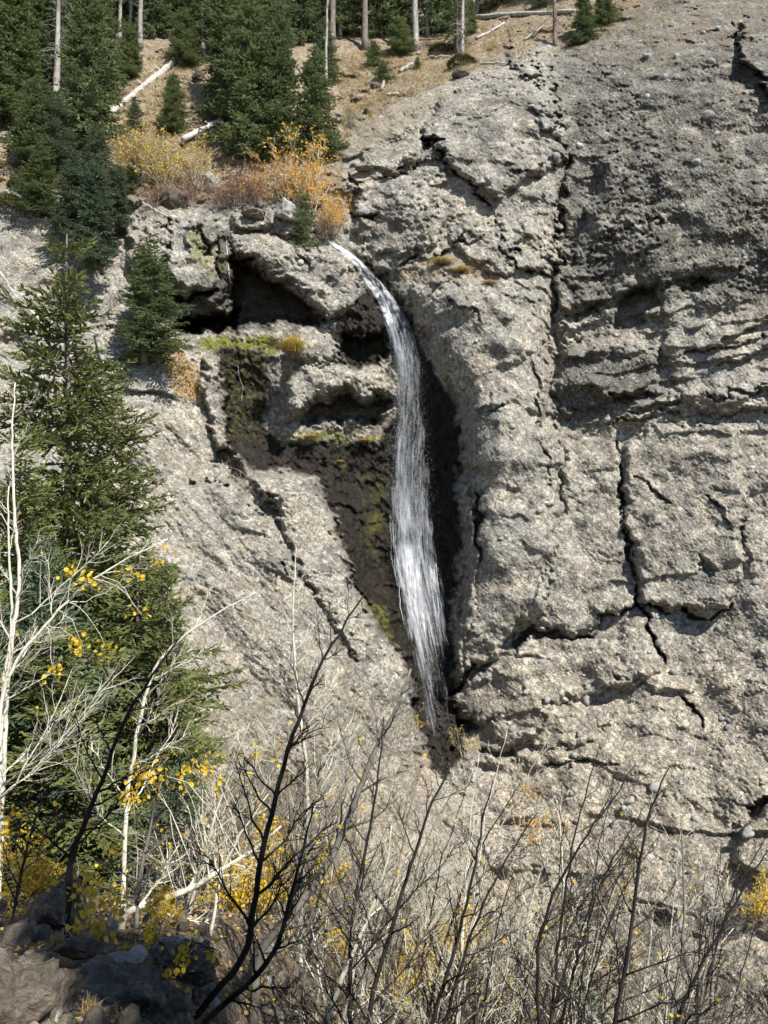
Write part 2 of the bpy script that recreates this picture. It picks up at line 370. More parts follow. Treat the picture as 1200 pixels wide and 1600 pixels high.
block([(700,370),(770,352),(860,300),(876,350),(868,410),(800,432),(730,410)], .6, 16)
block([(560,238),(640,208),(700,240),(640,262),(580,268)], .45, 12)
block([(545,262),(600,254),(640,262),(600,280),(552,282)], .5, 7)
block([(590,320),(640,300),(690,330),(640,352),(600,350)], .3, 14)
block([(835,165),(880,170),(886,202),(850,206)], .5, 7); block([(800,40),(832,60),(846,110),(815,122),(790,90)], .7, 10)
block([(640,450),(662,520),(700,590),(722,660),(722,745),(728,850),(716,950),(706,1062),(730,1070),(790,1000),(850,960),(880,800),(868,640),(850,520),(800,440),(700,430)], 1.6, 44)  # face of the pillar
block([(712,752),(738,760),(746,860),(738,960),(722,1040),(708,1062),(712,930),(722,850)], .5, 9)
block([(880,540),(960,520),(1030,545),(1036,610),(990,628),(930,640),(880,655),(860,600)], .8, 26)                                                        # bulge on the right wall
block([(940,250),(1030,215),(1100,225),(1200,260),(1300,250),(1300,470),(1200,452),(1110,440),(1035,452),(1000,448),(960,470),(900,480),(885,430)], .8, 34)
block([(1036,452),(1110,440),(1300,450),(1300,640),(1200,640),(1100,640),(1060,620),(1040,560),(1034,500)], .55, 16)
block([(975,690),(1010,668),(1150,660),(1165,780),(1158,900),(1135,950),(1060,952),(1005,940),(992,880),(975,800)], .75, 13)                               # square block right of the long fissure
block([(880,690),(962,690),(972,800),(992,890),(996,938),(945,972),(880,992),(840,980),(800,1004),(850,900),(880,800)], .55, 12)
block([(1150,90),(1172,104),(1198,142),(1300,180),(1300,30),(1160,30)], .9, 10)
block([(710,1080),(760,1040),(800,1010),(860,990),(930,1000),(1000,960),(1040,1040),(960,1080),(900,1090),(800,1120),(740,1130),(708,1110)], .5, 16)
block([(745,1140),(830,1100),(900,1100),(960,1130),(900,1170),(800,1165)], .45, 16)
block([(1160,1290),(1200,1250),(1300,1230),(1300,1400),(1190,1380),(1150,1340)], .7, 14)

# --- recesses
cave([(362,392),(388,402),(420,428),(452,444),(482,474),(510,502),(494,512),(474,506),(432,506),(400,512),(335,518),(276,520),(282,500),(345,492),(362,474),(356,430)], 3.2, 12)
cave([(262,462),(300,458),(338,446),(334,462),(300,474),(268,480)], .9, 5); cave([(270,494),(330,486),(372,482),(380,514),(330,519),(268,522)], 2.0, 7)
cave([(522,552),(534,515),(560,528),(600,508),(650,500),(655,552),(612,560),(570,574),(548,578)], .75, 10)
cave([(462,662),(478,638),(504,622),(548,618),(572,628),(614,622),(660,620),(660,640),(611,638),(570,662)], 2.0, 8)
cave([(656,208),(664,214),(697,218),(688,229),(662,230)], 1.5, 4)
cave([(548,318),(556,310),(560,334),(596,330),(592,344),(552,342)], .7, 4)
cave([(958,474),(985,446),(1020,452),(1032,470),(1014,484),(1014,510),(958,518),(968,490)], 1.3, 6)
cave([(948,618),(1000,606),(1030,612),(1000,622),(952,632)], .7, 4); cave([(978,640),(1062,628),(1066,634),(1035,652),(1010,642),(982,648)], .6, 4)
cave([(872,500),(930,476),(946,482),(900,502)], .6, 4); cave([(876,546),(914,528),(910,540),(880,556)], .6, 4)
cave([(1060,452),(1085,448),(1100,433),(1122,443),(1105,450),(1088,458)], .8, 4)
cave([(712,1122),(746,1124),(748,1146),(720,1152)], 1.2, 6); cave([(748,1168),(800,1166),(798,1182),(752,1182)], .7, 4)
cave([(1163,1256),(1204,1240),(1240,1240),(1200,1262),(1164,1282)], 1.2, 5); cave([(1020,1424),(1056,1420),(1058,1440),(1024,1450)], .8, 5)
cave([(1092,862),(1112,880),(1116,900),(1100,904)], .4, 6); cave([(800,1004),(838,980),(882,994),(930,990),(925,999),(880,1002),(838,993),(808,1016)], 1.0, 4)
cave([(960,1046),(982,1052),(984,1062),(964,1062)], .5, 4); cave([(705,1080),(745,1036),(748,1044),(712,1084)], .9, 3)
cave([(400,790),(436,778),(440,806),(412,812)], .5, 8); cave([(715,716),(760,732),(745,748),(716,744)], .8, 7)
cave([(0,512),(40,520),(70,560),(60,640),(10,650),(-60,600)], .8, 20)
cave([(330,704),(356,697),(402,758),(446,806),(436,836),(392,794),(346,738)], 1.3, 8)

cave([(852,420),(876,420),(884,520),(872,620),(862,720),(840,720),(842,620),(850,520)], 1.1, 24)

# --- fissures
crack([(653,196),(657,214),(684,230),(694,248),(718,273),(744,290),(764,318),(778,356)], 5.5, 1.0, .5)
crack([(1146,40),(1153,74),(1170,104),(1199,142),(1240,170)], 6.5, 1.1, .5)
crack([(962,690),(968,760),(970,800),(977,843),(990,900),(1000,943),(1017,987),(1032,1014),(1048,1034)], 6.5, 1.1, .35)
crack([(1066,1082),(1080,1104),(1098,1148)], 3.5, .6); crack([(1000,746),(1022,770),(1048,794)], 4.5, .6); crack([(1108,770),(1128,800),(1144,822)], 3.5, .5)
crack([(940,974),(960,960),(998,940)], 5, .8); crack([(998,940),(1040,952),(1077,953),(1113,966),(1144,946)], 5.5, .9)
crack([(864,90),(868,180),(884,250),(876,330),(872,420),(866,500)], 7, .7); crack([(830,86),(846,120),(838,142)], 6, .8)
crack([(866,500),(838,560),(836,620),(852,680),(858,760)], 4, .5)
crack([(544,262),(560,290),(548,330)], 4, .6); crack([(620,420),(660,404),(720,380),(760,370)], 4.5, .8); crack([(680,300),(684,320)], 3, .5)
crack([(690,236),(640,262),(590,282)], 3, .5); crack([(790,270),(840,262),(880,240)], 3, .4); crack([(770,360),(820,420),(860,430)], 3.5, .6)
crack([(945,660),(1033,650),(1100,648),(1180,646),(1260,648)], 3, .45); crack([(1034,560),(1100,545),(1180,530),(1260,520)], 3, .5); crack([(1100,620),(1150,612),(1200,610)], 4, .5)
crack([(746,770),(752,830),(748,880)], 4, .5); crack([(1163,780),(1168,860),(1175,900)], 3, .4); crack([(1128,1300),(1150,1292),(1156,1284)], 3.5, .6)
crack([(440,860),(452,890),(430,850),(448,836)], 4, .5); cave([(436,800),(452,840),(480,900),(520,970),(560,1036),(540,1030),(500,962),(462,896),(432,840)], .6, 7); crack([(840,1200),(900,1190),(960,1196)], 3, .4)
crack([(262,346),(258,380),(268,415),(262,450)], 5, .8); crack([(300,342),(312,360),(326,392),(318,410)], 4.5, .7); crack([(348,362),(340,400),(338,440)], 4, .6); crack([(228,360),(232,400),(222,440)], 4, .6); crack([(470,390),(476,402),(490,420)], 3, .5); crack([(780,460),(850,470)], 3, .3); crack([(690,465),(760,500)], 3, .4); crack([(772,636),(800,628)], 3.5, .5); crack([(1010,340),(1040,350)], 3.5, .5)

# --- strata: layers that swell downwards and break under
def strata(period, amp, mask, seed, tilt=0.):
    s = (WZ * -1 + tilt * WX) / period + .55 * fbm(WX * .22, WZ * .22, seed, 3) + .10 * fbm(WX * 1.4, WZ * 1.4, seed + 2, 3)
    f = s - np.floor(s); kk = hsh(np.floor(s), np.floor(WX / 7 + .5 * s), seed + 4)
    prof = np.where(f < .88, (f / .88) ** 1.6, 1 - smooth(.88, 1., f))
    return amp * mask * prof * (.35 + 1.0 * kk) * smooth(-.5, .35, fbm(WX * .3, WZ * .5, seed + 8, 2))
midband = np.exp(-((VV - 540) / 120) ** 2)
REL += strata(1.9, .55, rightw * cliffm * (.25 + midband), 31, .06)
REL += strata(1.05, .22, rightw * cliffm * midband, 33, -.04)
REL += strata(2.6, .30, (1 - rightw) * cliffm * (1 - talus) * (1 - wet), 35, .15)
REL += strata(2.1, .30, smooth(960, 1060, VV) * smooth(690, 760, UU), 37, -.12)
REL += strata(2.2, .45, wet_low * .6, 39, .1) + wet * (.22 * ridged(WX * 1.3, WZ * 1.1, 67, 4) + .12 * fbm(WX * 3, WZ * 2.6, 69, 3))

# --- roughness: swells, chips and embedded stones
rough = .12 + .95 * smooth(-.25, .65, fbm(WX * .22, WZ * .26, 50, 4))
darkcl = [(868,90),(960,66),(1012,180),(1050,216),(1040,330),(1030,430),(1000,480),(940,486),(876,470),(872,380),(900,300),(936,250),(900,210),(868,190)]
darkpat = smooth(-35, 25, sdf(darkcl, Uj, Vj)); rough = np.maximum(rough, .5 * darkpat); darkpat2 = smooth(-25, 25, sdf([(880,545),(960,540),(1036,560),(1036,615),(960,640),(880,670),(855,620)], Uj, Vj))  # darker, more broken zones of the right wall
lowr = smooth(950, 1030, VV) * smooth(680, 740, UU)
calm = np.maximum.reduce([.62 * lowr, .66 * smooth(-25, 25, sdf([(640,450),(700,430),(850,440),(868,640),(880,800),(850,960),(730,1070),(706,1062),(720,850),(722,660)], Uj, Vj)), .55 * rightw * smooth(640, 690, VV), .45 * smooth(-20, 20, sdf([(-300,300),(100,300),(150,480),(-300,520)], Uj, Vj))])
am = cliffm * (1 - .62 * talus) * (1 - .2 * wet); amb = am; am = am * (1 - calm)
REL += amb * .42 * fbm(WX * .38, WZ * .38, 60, 3) + am * .07 * rough * ridged(WX * .9, WZ * 1.1, 61, 4)
REL += am * (.045 + .09 * np.maximum(darkpat, darkpat2)) * (fbm(WX * 2.6, WZ * 2.8, 62, 4)) * (.2 + 1.1 * rough)
f1, f2, cr = vor(WX * 1.55 + .3 * w3, WZ * 1.7, 70)
stones_a = np.sqrt(np.clip(1 - (f1 / (.28 + .32 * cr)) ** 2, 0, 1)) * (cr > .45)
REL += am * .075 * stones_a * (.25 + 1.1 * rough)
f1, f2, cr2 = vor(WX * 3.4, WZ * 3.6 + .3 * w4, 71)
REL += am * .062 * np.sqrt(np.clip(1 - (f1 / (.25 + .4 * cr2)) ** 2, 0, 1)) * (.25 + 1.1 * rough)
f1, f2, cr3 = vor(WX * 6.6, WZ * 7.0, 72)
REL += (am * .055 + .03 * talus) * np.sqrt(np.clip(1 - (f1 / (.3 + .4 * cr3)) ** 2, 0, 1))
REL -= am * (.10 + .18 * np.maximum(darkpat, darkpat2)) * smooth(.25, .8, fbm(WX * 3.3, WZ * 3.0, 75, 3)) * rough           # pits
REL += cliffm * .042 * fbm(WX * 9, WZ * 9, 76, 2)
REL += talus * (.42 * fbm(WX * .5 + WZ * .35, WZ * .3, 63, 4) + .028 * ridged(WX * 2.0 + WZ * 1.5, WZ * .6, 64, 4) + .05 * fbm(WX * 5, WZ * 5, 68, 2))
REL += forest * (.6 * fbm(WX * .4, WZ * .4, 65, 4) + .16 * fbm(WX * 2.2, WZ * 2.2, 66, 4) + .15 * np.sqrt(np.clip(1 - (f1 * 2.6) ** 2, 0, 1)) * (cr3 > .9))
D = D0 - REL
def depth(u, v): return bil(D, u, v, us[0], vs[0], ST)
def depth_s(u, v): return bil(D0, u, v, us[0], vs[0], ST)
def on(u, v, lift=0.):
    """point of the relief seen at pixel (u, v), lifted towards the camera"""
    return at(u, v, depth(u, v) - lift)
PW = at(UU, VV, D)

# --- colour masks over the rock, with shapes of their own
def soft(poly, a, b): return smooth(a, b, sdf(poly, Uj, Vj))
n_s = fbm(WX * .9, WZ * .9, 80, 4); n_f = fbm(WX * 4, WZ * 4, 81, 3)
soil = np.maximum.reduce([forest * smooth(-.75, .1, n_s + .6), soft([(900,60),(1000,20),(1120,-20),(1200,-20),(1200,40),(1080,80),(1000,95),(920,90)], -30, 30) * smooth(-.2, .5, n_s + n_f * .6) * .7,
    .85 * soft([(620,420),(672,402),(740,392),(800,430),(770,445),(690,440),(625,440)], -5, 8) * smooth(-.5, .3, n_f + .2),
    .38 * talus * smooth(-.1, .6, n_s + .3 * n_f + .5 * smooth(1000, 1250, VV)), .5 * soft([(540,190),(640,150),(720,130),(700,160),(600,230),(545,245)], -10, 10)])
moss = np.maximum.reduce([soft([(305,530),(350,520),(430,524),(440,545),(420,552),(360,546),(310,545)], -3, 6) * smooth(-.5, .2, n_f + .35),
    .8 * soft([(430,672),(500,668),(600,672),(606,690),(560,694),(470,694),(425,688)], -3, 5) * smooth(-.35, .3, n_f + n_s * .5),
    .9 * soft([(522,716),(546,714),(548,726),(526,727)], -2, 4), .75 * soft([(560,930),(600,950),(625,1000),(628,1024),(600,992),(560,950),(540,880)], -3, 9) * smooth(-.4, .3, n_f + .2),
    .55 * soft([(565,740),(610,740),(600,860),(570,870)], -8, 14) * smooth(-.2, .5, n_s + .1), .6 * soft([(296,352),(312,356),(322,400),(312,410),(300,380)], -3, 6), .7 * soft([(300,395),(350,380),(360,420),(340,440),(310,420)], -4, 8) * smooth(-.3, .3, n_f),
    .5 * soft([(350,540),(420,545),(415,680),(350,690)], -5, 10) * smooth(.0, .5, n_f + .1), .6 * soft([(940,655),(1010,648),(1010,660),(950,668)], -3, 5)])
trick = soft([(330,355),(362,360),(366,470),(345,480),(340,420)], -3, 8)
cavedark = soft([(280,495),(362,400),(480,470),(500,508),(280,525)], -3, 6)  # darkens the cave below the overhang, through the wet mask
wetshade = np.clip(np.maximum.reduce([wet * (1 - .92 * soft([(505,580),(614,562),(616,625),(560,622),(510,615)], -5, 6)), .55 * trick, .6 * cavedark, .9 * soft([(742,762),(752,775),(752,850),(744,880),(738,830)], -2, 5),
    .35 * soft([(470,634),(560,612),(612,624),(570,660),(470,660)], 0, 5)]), 0, 1)  # last patch puts the lower hollow's shade into the colour through the wet mask
dark = np.clip(np.maximum.reduce([.62 * darkpat * smooth(-.7, .25, n_s + .15), .78 * rightw * (1 - smooth(420, 500, VV + .15 * (1000 - UU))) * (.75 + .5 * n_s), .5 * soft([(880,190),(1010,200),(1035,330),(1025,450),(960,470),(885,440)], -20, 30) * (.8 + .5 * n_s), .65 * darkpat2, .30 * soft([(975,690),(1150,660),(1160,900),(1060,950),(990,880)], -10, 25) * smooth(-.3, .4, n_s), .45 * rightw * (1 - smooth(180, 480, VV)) * smooth(-.5, .5, n_s),
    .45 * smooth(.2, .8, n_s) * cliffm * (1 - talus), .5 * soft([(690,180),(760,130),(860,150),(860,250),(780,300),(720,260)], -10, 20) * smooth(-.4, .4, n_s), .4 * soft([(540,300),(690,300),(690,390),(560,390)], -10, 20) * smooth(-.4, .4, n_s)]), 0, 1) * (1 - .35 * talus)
warm = np.clip(np.maximum.reduce([smooth(930, 1040, VV) * smooth(690, 800, UU) * .95, .18 * talus, .45 * rightw * smooth(600, 700, VV), .8 * soft([(690,260),(720,285),(775,330),(775,360),(700,350),(690,300)], -4, 8), .6 * soft([(620,400),(700,400),(690,440),(620,440)], -3, 8),
    .7 * smooth(-.1, .6, fbm(WX * .35 + 9, WZ * .35, 88, 3)) * (1 - .7 * np.maximum(darkpat, darkpat2)), .5 * soft([(850,420),(870,400),(880,560),(850,640),(840,560)], -5, 10)]), 0, 1)
MASK = np.stack([wetshade, np.clip(moss, 0, 1), np.clip(soil, 0, 1), np.ones_like(wetshade)], -1)
TONE = np.stack([dark, warm, rough, np.ones_like(wetshade)], -1)

# --- cut into faces of the cliff: each its own mesh
reg = np.zeros(UU.shape, int)
def setreg(k, c): reg[c] = k
setreg(1, slope > 0)                                                                                     # forest slope
setreg(2, (reg == 0) & (Uj > 866 - 12 * smooth(500, 1000, Vj)))                                          # right wall
setreg(3, (reg == 0) & (sdf([(540,383),(640,480),(660,545),(716,650),(714,742),(718,850),(706,1062),(740,1040),(800,1004),(900,960),(900,-50),(530,100),(520,300)], Uj, Vj) > 0))   # pillar
setreg(4, (reg == 0) & (talus > .5))                                                                     # gravel slope
setreg(5, (reg == 0) & (sdf([(398,742),(440,734),(492,744),(515,790),(548,880),(600,992),(630,1026),(652,1090),(600,1130),(500,1030),(430,880),(400,800)], Uj, Vj) > 0))             # buttress
setreg(6, (reg == 0) & (sdf([(352,362),(420,300),(480,384),(535,390),(566,440),(560,470),(536,492),(512,505),(484,470),(455,440),(420,424),(386,398)], Uj, Vj) > 0))                 # overhang
setreg(7, (reg == 0) & (sdf([(430,575),(458,525),(500,520),(535,548),(566,568),(616,556),(616,625),(570,628),(504,614),(470,655),(424,665)], Uj, Vj) > 0))                           # ledge rocks
setreg(8, (reg == 0) & (sdf([(535,383),(640,480),(660,545),(716,650),(714,742),(718,850),(706,1062),(700,1130),(650,1110),(340,735),(330,560),(350,390)], Uj, Vj) > 0))               # recess wall
setreg(9, (reg == 0) & (UU < 372) & (VV < 900)); setreg(2, (reg == 0) & (UU > 660)); setreg(4, reg == 0)
NAMES = {2: ('right_face', 'grey brown conglomerate face right of the pillar, split by a long fissure'), 3: ('pillar_face', 'pale rounded rock pillar right of the falls'),
 4: None, 5: ('buttress', 'pale grey rock buttress in front of the wet recess'), 6: ('overhang', 'rough grey overhanging rock above the dark cave'),
 7: ('ledge', 'pale rock ledge above the shadowed hollow beside the falls'), 8: ('recess_wall', 'dark wet rock wall behind the falling water'), 9: ('left_outcrop', 'pale grey rock outcrop behind the spruces')}
ny, nx = UU.shape; idx = np.arange(ny * nx).reshape(ny, nx)
Q = np.stack([idx[:-1, :-1], idx[1:, :-1], idx[1:, 1:], idx[:-1, 1:]], -1).reshape(-1, 4)
qr = reg[:-1, :-1].ravel()
# smooth normals of the whole relief, so that the cuts do not show
du = np.gradient(PW, axis=1); dv = np.gradient(PW, axis=0); NRM = unit(np.cross(dv, du))
flat = PW.reshape(-1, 3); nflat = NRM.reshape(-1, 3); mflat = MASK.reshape(-1, 4); tflat = TONE.reshape(-1, 4)
def cut(k, name, mat, parent=None):
    q = Q[qr == k]; uq, inv = np.unique(q, return_inverse=True)
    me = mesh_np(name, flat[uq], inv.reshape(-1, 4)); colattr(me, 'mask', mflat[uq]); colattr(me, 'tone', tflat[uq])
    me.normals_split_custom_set_from_vertices(nflat[uq].tolist())
    return obj(name, me, mat, parent)
cliff = bpy.data.objects.new('cliff', None); COL.objects.link(cliff)
tag(cliff, 'tall pale grey conglomerate cliff around the waterfall', None, None, 'structure')
for k, nl in NAMES.items():
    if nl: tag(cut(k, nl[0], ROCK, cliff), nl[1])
tag(cut(1, 'forest_slope', ROCK), 'steep brown grassy forest floor above the cliff', None, None, 'structure')
tag(cut(4, 'gravel_slope', ROCK), 'pale gravelly slope left of the falls below the buttress', None, None, 'structure')
# ------------------------------------------------------------------ ground in front of the cliff
def ground_z(x, y):
    x = np.asarray(x, float); y = np.asarray(y, float)
    z = np.interp(y, [-600, -60, -10, 0, 3, 7, 11, 15, 20, 25, 32, 42, 60, 600], [-60, -9, -1.6, -1.75, -2.25, -3.45, -4.75, -6.1, -7.0, -7.7, -8.4, -9.6, -11, -40])
    z = z - .62 * np.clip(x - 1.2, 0, 14) * smooth(6, 16, y) - .10 * np.clip(-x - 14, 0, 60)
    z = z - 2.7 * smooth(-2.3, .3, x) * smooth(3.0, 7.5, y) - 1.8 * smooth(-4, 0, x) * smooth(17, 27, y)
    return z + .16 * fbm(x * .55, y * .55, 201, 3) + .05 * fbm(x * 2.3, y * 2.3, 202, 3)
def axis(lo, a, b, hi, st):
    m = np.arange(a, b, st); n1 = [a]; s = st
    while n1[-1] > lo: s *= 1.35; n1.append(n1[-1] - s)
    n2 = [m[-1]]; s = st
    while n2[-1] < hi: s *= 1.35; n2.append(n2[-1] + s)
    return np.r_[n1[:0:-1], m, n2[1:]]
gx = axis(-700, -16, 18, 700, .14); gy = axis(-700, 2.0, 34, 60, .14)
GX, GY = np.meshgrid(gx, gy); GZ = ground_z(GX, GY)
gi = np.arange(GX.size).reshape(GX.shape)
gm = mesh_np('ground', np.stack([GX, GY, GZ], -1).reshape(-1, 3), np.stack([gi[:-1, :-1], gi[:-1, 1:], gi[1:, 1:], gi[1:, :-1]], -1).reshape(-1, 4))
def make_ground():
    m, n, l, bs = new_mat('leaf_litter_soil'); b = NB(m.node_tree); p = b.pos()
    c = b.ramp(b.noise(p, 2.4, 5, .7), [(.3, (.05, .038, .028)), (.48, (.10, .08, .06)), (.62, (.165, .14, .112)), (.75, (.25, .222, .185))])
    v = b.voronoi(p, 22); c = b.mix(1., c, b.mapr(b.sep(v.outputs['Color'])[0], 0, 1, .55, 1.35), 'MULTIPLY')
    c = b.mix(b.mapr(b.sep(v.outputs['Color'])[1], .88, .92, 0, .8), c, (.36, .23, .06))
    l.new(c, bs.inputs['Base Color']); bs.inputs['Roughness'].default_value = .95; bs.inputs['Specular IOR Level'].default_value = .2
    l.new(b.bump(b.math('ADD', b.noise(p, 9, 5, .7), b.math('MULTIPLY', v.outputs['Distance'], .6)), 1., .06), bs.inputs['Normal'])
    return m
tag(obj('ground', gm, make_ground()), 'litter covered bank falling away below the camera', None, None, 'structure')
def surf(u, v, ymax=60):
    """first surface seen at pixel (u, v): the ground sheet or the relief"""
    dx, dy, dz = ray(u, v); yc = float(depth(u, v))
    for y in np.arange(3., min(ymax, yc), .1):
        t = y / dy
        if dz * t < ground_z(dx * t, y): return np.array([dx * t, y, float(ground_z(dx * t, y))])
    return at(u, v, yc)

# ------------------------------------------------------------------ loose rocks
import bmesh
from mathutils import noise as mnoise
def rock_mesh(name, seed, sub=4, rough=.5, cuts=15):
    bm = bmesh.new(); bmesh.ops.create_icosphere(bm, subdivisions=sub, radius=1.)
    r = np.random.default_rng(seed); V = np.array([v.co[:] for v in bm.verts])
    for k in range(cuts):                                            # flat broken faces
        d = unit(r.normal(size=3)); h = r.uniform(.5, .86); q = V @ d
        V -= np.where(q > h, (q - h) * .94, 0)[:, None] * d
    o = r.uniform(-50, 50, 3)
    dsp = np.array([mnoise.fractal(Vector(v * 1.3 + o), .9, 2.1, 4) * rough * .55 + mnoise.fractal(Vector(v * 5 + o), .8, 2.1, 3) * rough * .2 for v in V])
    V = V * (1 + dsp[:, None])
    for v, c in zip(bm.verts, V): v.co = c
    me = bpy.data.meshes.new(name); bm.to_mesh(me); bm.free()
    me.polygons.foreach_set('use_smooth', np.full(len(me.polygons), True))
    return me
def make_boulder(name, cols, mossy=0.):
    m, n, l, bs = new_mat(name); b = NB(m.node_tree); tc = n.new('ShaderNodeTexCoord'); g = n.new('ShaderNodeNewGeometry')
    p = g.outputs['Position']; big = b.noise(p, 1.6, 5, .65); fine = b.noise(p, 16, 4, .7)
    c = b.ramp(big, [(.3, cols[0]), (.52, cols[1]), (.72, cols[2])])
    c = b.mix(1., c, b.mapr(fine, .3, .7, .62, 1.28), 'MULTIPLY')
    v = b.voronoi(p, 26); c = b.mix(b.mapr(b.sep(v.outputs['Color'])[0], .8, .86, 0, .5), c, cols[2])
    c = b.mix(1., c, b.mapr(b.rnd(), 0, 1, .75, 1.2), 'MULTIPLY')
    if mossy: c = b.mix(b.mapr(b.noise(p, 3.5, 4, .7), .52, .62, 0, mossy), c, (.05, .048, .03))
    l.new(c, bs.inputs['Base Color']); bs.inputs['Roughness'].default_value = .88; bs.inputs['Specular IOR Level'].default_value = .25
    l.new(b.bump(b.math('ADD', b.noise(p, 12, 5, .7), b.math('MULTIPLY', b.noise(p, 45, 3, .7), .3)), .9, .06), bs.inputs['Normal'])
    return m
BOULD = make_boulder('boulder_rock', [(.085, .070, .052), (.15, .128, .098), (.26, .225, .175)], .6)
BROWN = make_boulder('brown_rock', [(.06, .048, .038), (.11, .09, .07), (.19, .16, .125)], .6)
COBB = make_boulder('cobble_rock', [(.20, .205, .20), (.30, .295, .275), (.42, .395, .34)])
ROCKS = [rock_mesh('boulder_shape', 11 + k, 4) for k in range(5)] + [rock_mesh('near_boulder_shape', 61 + k, 6, .75, 22) for k in range(3)]
SMALL = [rock_mesh('stone_shape', 31 + k, 2, .4, 9) for k in range(7)]
def boulder(u, v, Y, wpx, hpx, label, mat, k=0, rot=(0, 0, 0), name='boulder', cat='boulder', group=None, deep=1., sink=.0):
    Y = float(surf(u, v + hpx * .3, 20)[1]) if Y is None else Y
    P = at(u, v, Y); w = wpx * Y / FPX / 2; h = hpx * Y / FPX / 2
    o = skin(obj(name, ROCKS[k], None, None, P, rot, (w, (w + h) / 2 * deep, h)), mat); return tag(o, label, cat, group)
boulder(-6, 1600, 5.0, 300, 250, 'dark brown weathered rock slanting across the bottom corner', BROWN, 5, (.2, .62, .3))
boulder(205, 1572, 6.4, 205, 190, 'large grey boulder with a pale patch in the shade at the bottom', BOULD, 6, (0, .25, .8))
boulder(128, 1478, 6.9, 78, 40, 'small smooth brownish stone resting behind the large grey boulder', BROWN, 2, (0, 0, .3), 'stone', 'stone')
boulder(292, 1512, 7.0, 108, 98, 'rounded nearly black boulder behind the large grey boulder', BROWN, 7, (.3, .1, 1.3))
boulder(98, 1408, 9.5, 120, 84, 'dark shaded rock under the spruce branches', BROWN, 4, (0, .2, 2.0))
boulder(446, 1542, None, 84, 66, 'grey boulder at the foot of the saplings', BOULD, 2, (0, .1, .4))
boulder(424, 1592, None, 70, 52, 'pale grey rock at the bottom edge below the grey boulder', BOULD, 0, (0, 0, 2.2))
boulder(730, 1592, None, 66, 44, 'half buried rock between the thin stems at the bottom edge', BROWN, 1, (0, 0, .9))
boulder(512, 1580, None, 40, 30, 'small grey rock beside the white slanting stem', BOULD, 3)
boulder(50, 1500, 6.6, 60, 34, 'low grey stone in the sunlit litter between dark rock and boulder', BOULD, 4, (0, 0, 1.))
# boulders on the rim of the cliff
def rim(u, v, w, h, label, mat, k, lift=.25, rot=(0, 0, 0)):
    Y = float(depth(u, v)) - lift; boulder(u, v, Y, w, h, label, mat, k, rot, 'boulder', 'boulder', 'boulders on the rim')
rim(202, 316, 46, 32, 'dark grey boulder on the rim below the tiny spruce', BOULD, 0, .5, (0, .2, .2))
rim(272, 311, 58, 40, 'rounded pinkish brown boulder under the yellow willow', BROWN, 1, .5)
rim(330, 288, 46, 42, 'pale rounded boulder right of the yellow willow', COBB, 2, .4)
rim(398, 334, 44, 24, 'grey flat boulder beside the trickle above the cave', BOULD, 3, .6)
rim(448, 328, 40, 34, 'pale rough boulder beside the small spruce at the lip', COBB, 4, .6)
rim(556, 156, 20, 13, 'dark reddish boulder on the brown slope', BROWN, 0, .2); rim(590, 136, 22, 14, 'grey boulder below the small stump on the brown slope', BOULD, 1, .2)
rim(575, 174, 16, 11, 'small reddish boulder lowest on the brown slope', BROWN, 2, .2); rim(722, 118, 34, 18, 'mossy grey boulder at the top of the pillar', BOULD, 3, .3)
rim(310, 118, 26, 18, 'dark boulder on the slope beside the tall spruces', BROWN, 4, .2); rim(612, 270, 30, 12, 'flat bluish slab lying on the pillar ledge', BOULD, 2, .4)
rim(570, 262, 36, 13, 'long flat slab on the pillar ledge below the spruce', BOULD, 0, .4); rim(640, 252, 26, 16, 'rounded bluish block on the pillar ledge', BOULD, 3, .4)
rim(895, 55, 14, 9, 'loose stone below the small spruces on the right rim', BOULD, 1, .2)
rim(872, 205, 26, 20, 'squarish block at the edge of the pillar', COBB, 4, .3); rim(870, 245, 16, 14, 'round pale cobble wedged in the gully', COBB, 1, .3)
# cobbles set in the conglomerate: parts of the faces they sit in
rng = np.random.default_rng(5)
faces = {o.name: o for o in cliff.children}
spots = [(915, 1090, 20, 30), (950, 1066, 14, 18), (918, 1074, 12, 12), (978, 1062, 20, 12), (1005, 1072, 12, 10), (1030, 1004, 14, 14), (1182, 910, 15, 12), (877, 1086, 12, 14), (985, 1250, 24, 14), (976, 1264, 10, 12), (962, 1290, 18, 16),
         (946, 1304, 10, 12), (1022, 1230, 22, 16), (1090, 1282, 20, 12), (1155, 1108, 12, 22), (1170, 1300, 26, 18), (906, 1148, 12, 12), (898, 1180, 12, 10), (1118, 1045, 14, 12), (800, 665, 12, 12), (726, 668, 16, 12), (1106, 180, 22, 16), (1012, 88, 18, 16),
         (1000, 66, 12, 8), (1100, 52, 14, 10), (780, 640, 14, 12), (566, 330, 18, 12), (535, 455, 13, 14), (560, 482, 22, 16), (545, 468, 12, 12), (400, 640, 14, 12), (470, 410, 12, 10), (462, 418, 14, 10), (1065, 322, 12, 10), (1120, 210, 12, 8)]
while len(spots) < 340:
    k = rng.random(); u, v = (rng.uniform(720, 1215), rng.uniform(960, 1440)) if k < .62 else (rng.uniform(880, 1215), rng.uniform(30, 960)) if k < .85 else (rng.uniform(560, 870), rng.uniform(130, 960)) if k < .92 else (rng.uniform(240, 640), rng.uniform(820, 1200))
    s_ = rng.choice([5, 6, 7, 8, 9, 11, 13], p=[.18, .24, .2, .16, .12, .06, .04]); spots.append((u, v, s_ * rng.uniform(.9, 1.5), s_))
